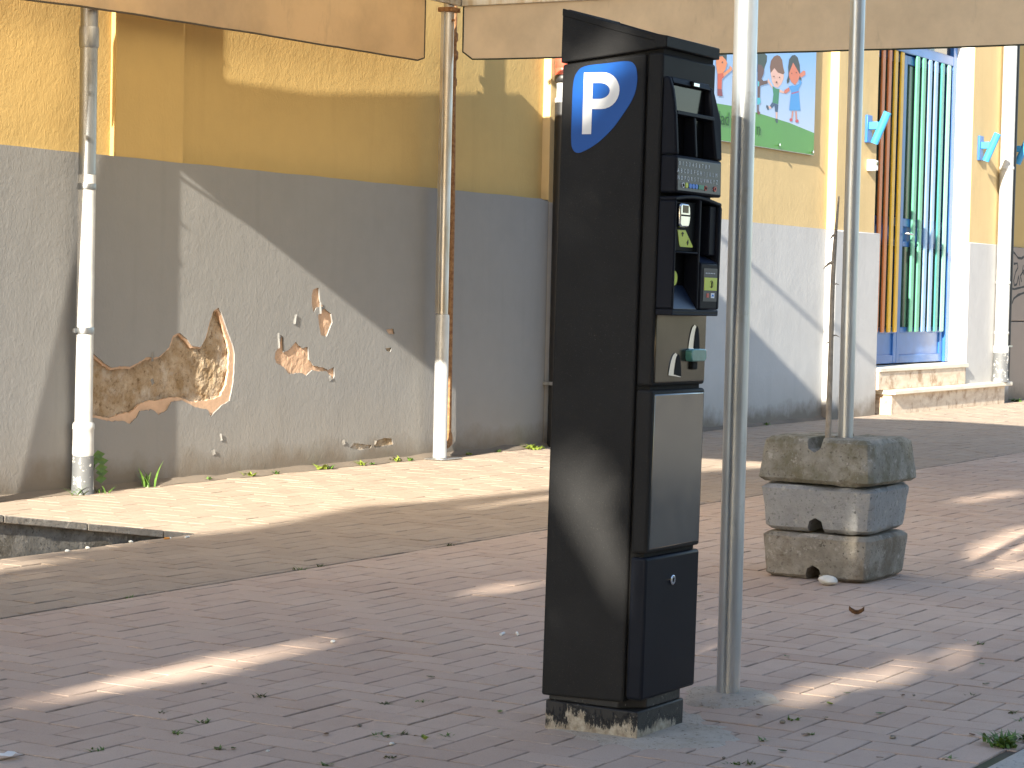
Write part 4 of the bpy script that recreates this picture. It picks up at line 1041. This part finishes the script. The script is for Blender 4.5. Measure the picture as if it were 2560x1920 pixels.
# cash tray plate below the housing
cp_ = kp('chute_plate', MB().box(.010, W_-.008, FY-.0035, FY+.01, .914, 1.098), M['chute_reflect'], .003)
def arch_poly(cx, zb, zt_, hw, n=10):
    pts = [(cx-hw, zb), (cx+hw, zb)]
    for i in range(n+1):
        s_ = i/n; z = zb+(zt_-zb)*s_; wv = hw*math.sqrt(max(0, 1-s_**1.7))*(1-.12*s_)
        pts.append((cx+wv, z))
    for i in range(n-1, 0, -1):
        s_ = i/n; z = zb+(zt_-zb)*s_; wv = hw*math.sqrt(max(0, 1-s_**1.7))*(1-.12*s_)
        pts.append((cx-wv, z))
    return pts[1:]
kp('return_cup', MB().prism(arch_poly(.120, .927, .991, .036), 'y', FY-.0055, FY), M['steel'], parent=cp_)
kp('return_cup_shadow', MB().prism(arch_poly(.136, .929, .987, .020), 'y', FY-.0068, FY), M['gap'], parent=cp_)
kp('ticket_chute', MB().prism(arch_poly(.228, .995, 1.064, .033), 'y', FY-.0055, FY), M['steel'], parent=cp_)
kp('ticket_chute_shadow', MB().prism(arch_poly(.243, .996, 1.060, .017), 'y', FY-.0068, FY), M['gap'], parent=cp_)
kp('teal_flap', MB().prism([(.190, .968), (.268, .968), (.276, .978), (.274, .998), (.262, 1.001), (.196, 1.001), (.184, .996), (.184, .978)], 'y', FY-.022, FY), M['teal'], .003, parent=cp_)
kp('chute_nub', MB().box(.212, .243, FY-.012, FY, .946, .968), M['gap'], .004, parent=cp_)

# cap: wedge with a raised rim round a sunken solar panel
def ztop(y): return 1.793+(1.871-1.793)*((y+.004)/.304)**1.12 if y > -.004 else 1.793
prof = [(-.004, 1.764), (.300, 1.730)]
cp = MB()
ysamp = [.300-.304*i/10 for i in range(11)]
kp('cap', MB().prism([(-.004, 1.764), (.300, 1.730)] + [(y, ztop(y)-.016) for y in ysamp], 'x', -.004, W_-.004), M['black'], .004)
capo = K.children[-1]
for xa, xb in ((-.005, .011), (W_-.019, W_-.003)):
    kp('cap_rim', MB().prism([(y, ztop(y)-.020) for y in reversed(ysamp)] + [(y, ztop(y)) for y in ysamp], 'x', xa, xb), M['black'], .003, parent=capo)
kp('cap_rim', MB().box(.0115, W_-.0195, .285, .301, 1.80, 1.8695), M['black'], .003, parent=capo)
kp('cap_lip', MB().prism([(-.0052, 1.7635), (.030, 1.7625), (.030, 1.796), (-.0052, 1.7935)], 'x', -.0052, W_-.0028), M['black'], .003, parent=capo)
kp('solar_panel', MB().prism([(.045, ztop(.045)-.0155), (.27, ztop(.27)-.0155), (.27, ztop(.27)-.010), (.045, ztop(.045)-.010)], 'x', .03, W_-.04), M['solar'], parent=capo)

# blue sign on the left side
def catmull(pts, n=6):
    out = []; m = len(pts)
    for i in range(m):
        p0, p1, p2, p3 = (Vector((*pts[(i+k) % m], 0)) for k in (-1, 0, 1, 2))
        for k in range(n):
            t_ = k/n
            q = .5*((2*p1)+(-p0+p2)*t_+(2*p0-5*p1+4*p2-p3)*t_**2+(-p0+3*p1-3*p2+p3)*t_**3)
            out.append((q.x, q.y))
    return out
blue = catmull([(.2635, 1.60), (.2625, 1.675), (.252, 1.706), (.228, 1.721), (.165, 1.727), (.108, 1.731), (.086, 1.721), (.0775, 1.694), (.0795, 1.66), (.091, 1.63), (.112, 1.599), (.143, 1.560), (.179, 1.528), (.212, 1.508), (.240, 1.498), (.256, 1.506), (.2625, 1.53)])
sg = kp('parking_sign', MB().prism(blue, 'x', -.0012, .0005), M['sign_blue'])
zc_, ro, ri = (1.704+1.610)/2, .047, .0205
outer = [(.231, 1.546), (.231, 1.704), (.176, 1.704)]
outer += [(.176-.050*math.sin(math.pi*i/14), zc_+ro*math.cos(math.pi*i/14)) for i in range(1, 14)]
outer += [(.176, 1.610), (.204, 1.610), (.204, 1.546)]
inner = [(.204, 1.677), (.184, 1.677)] + [(.184-.030*math.sin(math.pi*i/12), 1.6565+ri*math.cos(math.pi*i/12)) for i in range(1, 12)] + [(.184, 1.636), (.204, 1.636)]
# letter P = outer with the counter cut out
def letter(outer, inner, x):
    pts = [Vector(q) for q in outer]+[Vector(q) for q in inner]; n, m = len(outer), len(inner)
    ed = [(i, (i+1) % n) for i in range(n)]+[(n+i, n+(i+1) % m) for i in range(m)]
    v, e, f, *_ = delaunay_2d_cdt(pts, ed, [], 0, 1e-7)
    fs = []
    for t_ in f:
        c = sum((v[i] for i in t_), Vector((0, 0)))/3
        if pip(c, outer) and not pip(c, inner):
            a, b, c_ = (v[i] for i in t_)
            fs.append(tuple(t_) if (b-a).cross(c_-a) < 0 else tuple(reversed(t_)))
    return MB().add([(x, q.x, q.y) for q in v], fs)
kp('letter_p', letter(outer, inner, -.0024), M['sign_white'], parent=sg)

# ---- upper housing with screen, windows and keyboard (open frame, so the wells have depth)
def yf(z):
    pr = [(1.695, -.010), (1.66, -.022), (1.61, -.031), (1.50, -.040), (1.38, -.043), (1.05, -.043)]
    for (za, ya), (zb_, yb) in zip(pr, pr[1:]):
        if za >= z >= zb_: return ya+(yb-ya)*(za-z)/(za-zb_)
    return -.043
def bar_x(x0, x1, z0, z1, inset=0, back=FY-.001):
    zs = [z0+(z1-z0)*i/6 for i in range(7)]
    return MB().prism([(back, z0)]+[(yf(z)+inset, z) for z in zs]+[(back, z1)], 'x', x0, x1)
UH = kp('display_housing', bar_x(.004, .272, 1.398, 1.494), M['bezel'], .006)
kp('left_cheek', bar_x(.003, .020, 1.4945, 1.692), M['bezel'], .005, parent=UH)
kp('right_cheek', MB().add([(.238, FY-.001, 1.4945), (.274, FY-.001, 1.4945), (.278, FY-.001, 1.60), (.262, FY-.001, 1.685), (.240, FY-.001, 1.685)] +
   [(.238, yf(1.495), 1.4945), (.274, yf(1.495), 1.4945), (.280, yf(1.60), 1.60), (.262, yf(1.685), 1.685), (.240, yf(1.685), 1.685)],
   [(4, 3, 2, 1, 0), (5, 6, 7, 8, 9), (0, 1, 6, 5), (1, 2, 7, 6), (2, 3, 8, 7), (3, 4, 9, 8), (4, 0, 5, 9)]), M['bezel'], .005, parent=UH)
kp('top_rail', bar_x(.0205, .2395, 1.676, 1.692), M['bezel'], .004, parent=UH)
kp('shelf', bar_x(.0205, .2375, 1.597, 1.607, .001), M['bezel'], .002, parent=UH)
kp('divider', bar_x(.122, .134, 1.4945, 1.5965, .004), M['bezel'], .002, parent=UH)
kp('screen', MB().box(.0205, .2375, FY-.006, FY-.001, 1.6075, 1.6755), M['glass_dark'], parent=UH)
kp('window', MB().box(.0205, .1215, FY-.007, FY-.001, 1.495, 1.5965), M['glass_dark'], parent=UH)
kp('window', MB().box(.1345, .2375, FY-.007, FY-.001, 1.495, 1.5965), M['glass_dark'], parent=UH)
kp('sensor', MB().box(.120, .168, yf(1.684)-.006, yf(1.684)+.004, 1.676, 1.690), M['bezel_dark'], .003, parent=UH)
kp('sensor_lens', MB().box(.128, .160, yf(1.684)-.0075, yf(1.684), 1.678, 1.686), M['steel'], parent=UH)
kp('card_prong', MB().box(.150, .185, FY-.012, FY-.006, 1.555, 1.575), M['bezel_dark'], .002, parent=UH)
KB = kp('keyboard', bar_x(.008, .262, 1.404, 1.487, -.0015, -.02), simple('navy keyboard film', (.010, .013, .022), .4, var=.1), .0015, parent=UH)
def kx(x, z): return yf(z)-.0022
for row, z, xa, xb in (('0123456789', 1.473, .018, .189), ('ABCDEFGHIJKLM', 1.4545, .010, .234), ('NOPQRSTUVWXYZ', 1.4365, .012, .238)):
    for i, ch in enumerate(row):
        x = xa+(xb-xa)*i/(len(row)-1)
        text_mesh(ch, .0150, M['key_white'], 'key_print', KB, x, z, kx(x, z), sx=1.0)
def key(x, z, rx, rz_, mat, square=False):
    if square: pts = [(x-rx, z-rz_), (x+rx, z-rz_), (x+rx, z+rz_), (x-rx, z+rz_)]
    else: pts = [(x+rx*math.cos(2*math.pi*i/16), z+rz_*math.sin(2*math.pi*i/16)) for i in range(16)]
    return kp('button', MB().prism(pts, 'y', yf(z)-.0036, yf(z)+.001), mat, parent=KB)
key(.038, 1.419, .0078, .0066, M['key_white']); key(.0375, 1.419, .0055, .0045, M['bezel_dark']).location.y = -.0006
key(.058, 1.4195, .0078, .0068, M['lime'])
for i in range(3): key(.079+.018*i, 1.419, .0080, .0062, M['key_blue'])
key(.1435, 1.419, .0155, .0056, M['key_green'], True)
key(.170, 1.418, .0075, .0064, M['key_red']); key(.170, 1.418, .0048, .0040, M['bezel_dark']).location.y = -.0006
key(.226, 1.4185, .0085, .0070, M['key_red']); key(.226, 1.4185, .0035, .0030, M['bezel_dark']).location.y = -.0006
text_mesh('-', .012, M['key_white'], 'key_print', KB, .212, 1.418, kx(.2, 1.418))

# ---- lower housing with coin slot, tray and card reader
def zarc(x): return 1.388+.011*math.sin(math.pi*min(1, max(0, x/.27)))-.004*(x/.27)
LH = kp('payment_housing', bar_x(.004, .276, 1.088, 1.104), M['bezel'], .006)
tops = [(.276*i/14+.004*(1-i/14), 0) for i in range(15)]
kp('top_rail', MB().prism([(x, zarc(x)-.010) for x, _ in tops]+[(x, zarc(x)) for x, _ in reversed(tops)], 'y', -.043, FY-.001), M['bezel'], .003, parent=LH)
kp('left_cheek', MB().box(.003, .014, -.043, FY-.001, 1.1045, 1.379), M['bezel'], .004, parent=LH)
kp('right_cheek', MB().box(.262, .282, -.043, FY-.001, 1.1045, 1.376), M['bezel'], .006, parent=LH)
kp('back_panel', MB().box(.0145, .2615, FY-.006, FY-.001, 1.1045, 1.379), M['bezel_dark'], parent=LH)
kp('divider', MB().box(.147, .158, -.0415, FY-.0065, 1.1045, 1.3865), M['bezel'], .003, parent=LH)
kp('coin_panel', MB().box(.0145, .1465, -.030, FY-.0065, 1.252, 1.3785), M['bezel_dark'], .002, parent=LH)
kp('coin_panel_lip', MB().box(.0145, .1465, -.0415, FY-.0065, 1.247, 1.2515), M['bezel'], .002, parent=LH)
cs_ = kp('coin_slot', MB().prism([(.022, 1.318), (.032, 1.312), (.072, 1.313), (.078, 1.322), (.082, 1.340), (.078, 1.365), (.070, 1.373), (.028, 1.373), (.022, 1.366)], 'y', -.048, -.029), M['steel'], .004, parent=LH)
kp('coin_gap', MB().box(.026, .079, -.0492, -.046, 1.3405, 1.3445), M['gap'], parent=LH)
kp('coin_window', MB().box(.036, .066, -.0490, -.046, 1.349, 1.368), M['glass_dark'], parent=LH)
lb = kp('coin_label', MB().prism([(.043, 1.306), (.088, 1.3065), (.134, 1.266), (.131, 1.2635), (.063, 1.2635), (.056, 1.268)], 'y', -.0312, -.029), M['lime'], parent=LH)
kp('label_mark', MB().prism([(.063, 1.296), (.071, 1.302), (.079, 1.296), (.073, 1.297), (.073, 1.290), (.069, 1.290), (.069, 1.297)], 'y', -.0322, -.0305), M['ink'], parent=LH)
kp('label_mark', MB().prism([(.097, 1.276), (.105, 1.283), (.107, 1.274), (.101, 1.268)], 'y', -.0322, -.0305), M['ink'], parent=LH)
# tray: sloping scoop below, lime disc on the left wall of the well
kp('tray_scoop', MB().prism([(FY-.0065, 1.165), (-.041, 1.1055), (-.041, 1.1045), (FY-.0065, 1.1045)], 'x', .0145, .1465), simple('blue black tray', (.012, .020, .042), .35, var=.1), parent=LH)
kp('disc_ring', MB().tube([(.074, FY-.006, 1.182), (.074, -.0085, 1.182)], .024, 24), M['gap'], parent=LH)
kp('lime_disc', MB().tube([(.070, -.008, 1.183), (.070, -.0125, 1.183)], .019, 24), M['lime'], parent=LH)
# card reader
kp('card_slot_wall', MB().box(.224, .2615, -.034, FY-.0065, 1.246, 1.375), M['bezel'], .003, parent=LH)
cr = kp('card_reader', MB().box(.1585, .2615, -.0445, FY-.0065, 1.1045, 1.2255), M['bezel'], .004, parent=LH)
kp('card_ledge', MB().prism([(FY-.007, 1.226), (-.043, 1.226), (FY-.007, 1.246)], 'x', .1585, .2615), simple('blue black ledge', (.012, .02, .045), .4, var=.1), parent=LH)
kp('reader_face', MB().box(.176, .258, -.0455, -.044, 1.126, 1.212), simple('grey reader film', (.05, .047, .047), .5, var=.1), parent=LH)
kp('reader_label', MB().box(.180, .256, -.0464, -.045, 1.1545, 1.188), M['lime'], .0004, parent=LH)
kp('contactless_mark', MB().tube([(.222+.008*math.cos(a_), -.0468, 1.171+.009*math.sin(a_)) for a_ in [2.4-.3*i for i in range(17)]], .0009, 5), M['ink'], parent=LH)
kp('contactless_mark', MB().tube([(.222, -.0468, 1.163), (.222, -.0468, 1.175), (.227, -.0468, 1.177)], .0016, 5), M['ink'], parent=LH)
for i in range(6): kp('status_mark', MB().box(.188+.010*i, .192+.010*i, -.0459, -.0453, 1.198, 1.2005), M['key_white'], parent=LH)
kp('pay_icon', MB().box(.196, .210, -.0462, -.045, 1.136, 1.147), M['key_red'], parent=LH)
kp('pay_icon', MB().box(.222, .243, -.0462, -.045, 1.135, 1.148), M['key_white'], parent=LH)
kp('pay_icon', MB().box(.227, .238, -.0466, -.046, 1.139, 1.144), M['key_blue'], parent=LH)

# ================================================================ WEEDS, LEAVES, LITTER
def tuft(loc, n, h, spread, mat, label, group, cat='weed', name='weed_tuft', broad=.004, seed=0, flat=False):
    r = random.Random(seed*77+3)
    vs = []; fs = []
    for i in range(n):
        th = r.uniform(0, 2*math.pi); L = h*r.uniform(.5, 1.1); lean = spread*r.uniform(.3, 1.1)
        bx, by = r.gauss(0, spread*.25), r.gauss(0, spread*.25)
        dx, dy = math.cos(th), math.sin(th); px, py = -dy, dx
        w0 = broad*r.uniform(.7, 1.3); K = 4; s0 = len(vs)
        for k in range(K+1):
            t_ = k/K; wv = w0*(1-t_**2*.95)*(0.6+1.2*math.sin(math.pi*min(1, t_*1.1+.1))*.5)
            z = L*(t_-.35*t_**2*(1.2 if flat else .5)); off = lean*t_**1.6
            for s_ in (-1, 1): vs.append((bx+dx*off+px*wv*s_, by+dy*off+py*wv*s_, z))
        for k in range(K): fs.append((s0+2*k, s0+2*k+1, s0+2*k+3, s0+2*k+2))
    o = obj(name, MB().add(vs, fs), mat); o.location = loc
    return tag(o, label, cat, group)
tuft((9.88, 8.10, .0), 13, .16, .07, M['leaf'], 'tall bright green grass clump at the wall foot right of the zinc downpipe', None, name='grass_clump', seed=1, broad=.0065)
tuft((9.42, 8.03, .0), 9, .06, .10, M['leaf'], 'low grass blades sprouting right beside the downpipe foot', None, name='grass_clump', seed=2)
tuft((9.24, 8.05, .0), 8, .07, .10, M['leaf'], 'low grass blades sprouting on the left of the downpipe foot', None, name='grass_clump', seed=3)
# broad leaved plant behind the downpipe foot
pl_ = thing('leafy_weed', 'dark broad leaved weed peeping out behind the downpipe foot', 'weed', (9.44, 8.13, 0))
P = group_at(pl_)
P('stem', MB().tube([(9.44, 8.14, 0), (9.45, 8.13, .09), (9.47, 8.12, .19)], .004, 6), M['leaf'])
for i, (dx, dz_, s_) in enumerate(((.03, .20, .05), (.06, .165, .045), (.02, .13, .05), (.065, .105, .05), (.03, .07, .045), (-.01, .17, .04))):
    c = Vector((9.45+dx*.6, 8.115-.012*i % .03, dz_)); vs = [c+Vector((-s_*.7, 0, .0)), c+Vector((-.1*s_, -.01, s_*.55)), c+Vector((s_*.9, -.02, .1*s_)), c+Vector((0, -.015, -s_*.5))]
    P('leaf', MB().add(vs, [(0, 1, 2, 3)]), M['leaf'])
WL = 'small yellow green weed growing along the foot of the grey wall'
for i, (x, y, s_) in enumerate([(10.45, 8.12, .035), (10.82, 8.11, .05), (11.08, 8.10, .035), (11.56, 8.11, .06), (11.62, 8.09, .045), (12.0, 8.10, .05), (12.1, 8.09, .03), (12.42, 8.12, .06), (12.55, 8.09, .04), (13.3, 8.10, .035), (13.7, 8.11, .03), (17.6, 8.09, .04), (18.3, 8.10, .05), (16.9, 8.1, .03)]):
    tuft((x, y, .004), 10, s_, s_*1.1, M['leaf_y' if i % 2 else 'leaf'], WL, 'weeds along the wall foot', broad=s_*.16, seed=20+i, flat=True)
tuft((14.15, 8.08, 0), 34, .06, .13, M['leaf_y'], 'spreading bright green weed patch at the foot of the black waste pipe', None, seed=41, broad=.010, flat=True)
tuft((25.0, 8.02, 0), 22, .06, .14, M['leaf'], 'green weed patch past the end of the lower entrance step', None, seed=42, broad=.012, flat=True)
tuft((5.685, 1.835, .0), 60, .055, .075, M['leaf'], 'lush green weed clump growing between pavers and kerb stones', None, seed=43, broad=.0045, flat=True, name='weed_clump')
tuft((5.80, 1.815, 0), 22, .035, .05, M['leaf'], 'smaller green weed clump next to the lush clump at the kerb', None, seed=44, broad=.004, flat=True, name='weed_clump')
MT = 'tiny green moss or grass tuft in a joint of the red pavers'
for i, (x, y, s_) in enumerate([(6.15, 1.96, .02), (6.05, 1.90, .018), (4.83, 3.18, .028), (4.88, 3.15, .020), (4.93, 3.05, .018), (4.545, 3.614, .022), (5.09, 3.758, .024), (4.27, 3.64, .02), (5.37, 2.363, .022), (5.077, 2.281, .024), (5.684, 2.414, .022), (5.435, 1.889, .02), (4.74, 3.825, .016), (4.705, 3.658, .02), (7.0, 3.62, .02), (6.35, 2.15, .016), (4.45, 3.41, .02), (4.46, 3.10, .018), (5.21, 3.42, .02), (5.30, 3.36, .014), (7.32, 2.45, .02), (7.6, 5.325, .03), (7.45, 5.325, .035), (6.4, 5.325, .02), (8.6, 5.325, .025), (5.05, 2.30, .02), (5.52, 2.29, .018), (4.62, 3.02, .018)]):
    tuft((x, y, -.004), 12, s_, s_*1.5, M['leaf' if i % 3 else 'leaf_olive'], MT, 'green tufts in the paver joints', name='moss_tuft', broad=.0028, seed=60+i, flat=True)
# fallen leaves
def leaf_obj(x, y, s_, rot, mat, label, group, curl=.3, seed=0):
    vs = []; fs = []
    for k in range(6):
        t_ = k/5; wv = s_*.32*math.sin(math.pi*(t_*.94+.03))
        for a in (-1, 0, 1): vs.append(((t_-.5)*s_, a*wv, .003+curl*s_*((t_-.5)**2+ (abs(a)*.25 if a else 0))+ .002*noise.noise((t_*3, a, seed))))
    for k in range(5):
        for a in range(2): fs.append((3*k+a, 3*k+3+a, 3*k+4+a, 3*k+1+a))
    o = obj('fallen_leaf', MB().add(vs, fs), mat, smooth=True); o.location = (x, y, .001); o.rotation_euler = (0, 0, rot)
    return tag(o, label, 'leaf', group)
leaf_obj(7.682, 3.032, .055, 1.9, M['leaf_dry'], 'curled rust brown leaf lying on the red pavers past the weights', None, 1.1, 5)
rl = random.Random(5)
FL = 'small dull leaf lying flat on the red pavers'
for i, (x, y) in enumerate([(5.669, 2.51), (5.262, 2.264), (5.493, 2.299), (6.143, 2.446), (6.207, 2.301), (6.55, 2.169), (4.445, 3.411), (5.287, 3.104), (5.29, 2.55), (5.06, 3.742), (5.634, 3.546), (4.468, 3.38), (5.139, 3.997), (7.763, 3.694), (7.116, 3.377), (5.33, 2.031), (5.761, 1.941), (6.653, 2.856), (6.9, 2.3), (4.75, 3.3), (5.9, 2.25), (5.75, 2.35)]):
    leaf_obj(x, y, rl.uniform(.016, .028), rl.uniform(0, 6), M[rl.choice(['leaf_dry', 'leaf_olive', 'leaf_olive', 'leaf'])], FL, 'fallen leaves scattered on the pavers', .2, i)
leaf_obj(4.84, 3.06, .03, 1.0, M['leaf_y'], 'yellow curled leaf on the red pavers left of the machine', None, .8, 3)
leaf_obj(5.95, 2.42, .028, 1.0, M['leaf_y'], 'pale yellow leaf on the red pavers right of the sign post', None, .3, 4)
# litter
def butt(x, y, z, rot, label, group=None, white=False):
    r = thing('cigarette_butt', label, 'cigarette butt', (x, y, z), (0, 0, rot), group)
    obj('filter', MB().tube([(-.016, 0, .005), (.010, 0, .005)], .0046, 8), M['paper' if white else 'butt'], r)
    obj('paper_end', MB().tube([(.0101, 0, .005), (.018, 0, .005)], .0046, 8), M['paper'], r)
butt(7.95, 6.40, .0, -.3, 'orange cigarette butt at the foot of the low ramp edge')
butt(8.05, 6.37, .0, .2, 'white cigarette butt near the tapered end of the ramp edge', None, True)
butt(6.482, 3.803, 0, .2, 'white cigarette butt on the red pavers left of the machine', 'white butts on the red pavers', True)
butt(6.515, 3.765, 0, .6, 'white cigarette butt on the red pavers left of the machine', 'white butts on the red pavers', True)
def pebble(x, y, z, s_, mat, label, group, name='pebble', cat='pebble', seed=0):
    vs = []; fs = []; n, m = 8, 5
    for j in range(m+1):
        ph = math.pi*j/m
        for i in range(n):
            th = 2*math.pi*i/n; k_ = 1+.35*noise.noise((math.cos(th)*1.3+seed, math.sin(th)*1.3, math.cos(ph)))
            vs.append((s_*k_*math.sin(ph)*math.cos(th), s_*.8*k_*math.sin(ph)*math.sin(th), s_*.45+s_*.5*k_*math.cos(ph)))
    for j in range(m):
        for i in range(n): fs.append((j*n+i, (j+1)*n+i, (j+1)*n+(i+1) % n, j*n+(i+1) % n))
    o = obj(name, MB().add(vs, fs), mat, smooth=True); o.location = (x, y, z); return tag(o, label, cat, group)
for i, (x, y) in enumerate(((7.736, 6.43), (7.44, 6.42), (7.30, 6.41))):
    pebble(x, y, 0, .012, M['plastered_stone'], 'white pebble at the foot of the ramp edge', 'pebbles below the ramp edge', seed=i)
for i, (x, y) in enumerate(((6.24, 2.28), (5.44, 2.78), (5.6, 2.10), (7.349, 2.51), (4.9, 3.3), (6.0, 4.15), (5.1, 2.35), (4.75, 3.1), (5.62, 2.42), (4.5, 3.3))):
    pebble(x, y, 0, .006+.002*(i % 3), M['plastered_stone' if i % 2 else 'conc_brown'], 'grit pebble on the red pavers', 'grit on the pavers', seed=i+9)
pp = MB(); vs = []; fs = []
for i in range(5):
    for j in range(4): vs.append((.012*i-.03, .012*j-.02, .006+.010*noise.noise((i*.9, j*.9, 4))))
for i in range(4):
    for j in range(3): q = i*4+j; fs.append((q, q+4, q+5, q+1))
o = obj('paper_scrap', pp.add(vs, fs), M['paper'], smooth=True); o.location = (4.075, 3.745, .006); tag(o, 'crumpled white paper scrap on the red pavers', 'paper')

# ================================================================ STREET TREES (behind the camera, they dapple the light)
TAN = SUN_DIR.y/SUN_DIR.x
SLP = SUN_DIR.z/SUN_DIR.x
LIT_G = [(5.28, 4.19, .55, .075), (5.75, 4.20, .25, .035), (7.5, 4.40, .16, .05), (6.72, 2.44, .28, .06), (6.22, 2.53, .25, .035), (7.05, 3.36, .16, .03), (9.6, 3.04, .45, .05), (13.9, 6.6, .7, .22), (6.5, 6.30, .5, .08), (12.8, 4.25, .5, .04), (14.6, 5.4, .6, .06), (10.9, 6.15, .9, .03), (11.6, 5.95, .6, .03), (16.5, 3.2, .7, .06)]
LIT_M = [(2.82, .60, .095, .11), (2.755, .43, .075, .10), (2.86, 1.69, .045, .06), (2.745, 1.75, .04, .05), (2.83, 1.38, .02, .03), (2.62, 2.35, .12, .40)]
def blocked(p, s_):
    k = p.z/-SLP
    gx, gy = p.x+k, p.y+k*TAN
    edge = 6.42+.30*noise.noise((gx*.35, 3.3, 0))+.16*noise.noise((gx*1.1, 9.3, 0)) - (.35 if gx > 12 else 0)
    if gy > edge: return False
    for cx, cy, rx, ry in LIT_G:
        if ((gx-cx)/(rx+s_*2.0))**2+((gy-cy)/(ry+s_*.55))**2 < 1: return False
    k = 5.17-p.x
    my, mz = p.y+k*TAN, p.z+k*SLP
    for cy, cz, ry, rz_ in LIT_M:
        if ((my-cy)/(ry+s_*.5))**2+((mz-cz)/(rz_+s_*.5))**2 < 1: return False
    return True
def street_tree(x, y, label, R_, zc, Rz, nleaf, seed, lrot=0):
    r = random.Random(seed)
    root = thing('street_tree', label, 'tree', (x, y, 0), group='street trees along the kerb')
    inv = Matrix.Translation(-Vector((x, y, 0)))
    tr = obj('trunk', MB().tube([(x, y, -.05), (x+.05, y, .8), (x+.02, y+.05, 2.0), (x-.05, y+.1, 3.2)], [.24, .19, .165, .15], 14), M['bark'], root, smooth=True); tr.matrix_parent_inverse = inv
    for i in range(7):
        th = 2*math.pi*(i+.5)/7+r.uniform(-.1, .1)+lrot; L = R_*r.uniform(.6, .8)
        a = Vector((x-.05, y+.1, 2.9+.1*i)); b = a+Vector((math.cos(th)*L*.45, math.sin(th)*L*.45, zc*.30)); c = a+Vector((math.cos(th)*L, math.sin(th)*L, zc-2.6+r.uniform(-.5, 1)))
        lm = obj('limb', MB().tube([a, b, c], [.10, .06, .015], 8), M['bark'], root, smooth=True); lm.matrix_parent_inverse = inv
    vs = []; fs = []
    cl = []
    for i in range(90):
        while True:
            q = Vector((r.uniform(-1, 1), r.uniform(-1, 1), r.uniform(-1, 1)))
            if .25 < q.length < 1: break
        cl.append(q)
    k = 0
    while k < nleaf:
        c = r.choice(cl)
        q = c*.9+Vector((r.gauss(0, .13), r.gauss(0, .13), r.gauss(0, .13)))
        p = Vector((x+q.x*R_, y+q.y*R_, zc+q.z*Rz))
        if p.z < 2.9: continue
        k += 1
        s_ = r.uniform(.075, .115)
        if not blocked(p, s_): continue
        d = Vector((r.gauss(0, 1), r.gauss(0, 1), r.gauss(0, .8))).normalized(); e = d.orthogonal().normalized()
        e = (Matrix.Rotation(r.uniform(0, 6.28), 3, d) @ e); f_ = d.cross(e)
        n0 = len(vs)
        vs += [p-e*s_, p-f_*s_*.6-e*s_*.1, p+e*s_, p+f_*s_*.6-e*s_*.1]
        fs.append((n0, n0+1, n0+2, n0+3))
    cr_ = obj('crown', MB().add(vs, fs), M['foliage'], root); cr_.matrix_parent_inverse = inv
street_tree(-4.2, .35, 'leafy street tree by the kerb, the one nearer to the parking machine', 4.6, 6.6, 3.6, 52000, 3)
street_tree(-9.5, 1.0, 'leafy street tree by the kerb, the one farther from the parking machine', 4.6, 6.6, 3.6, 52000, 8)
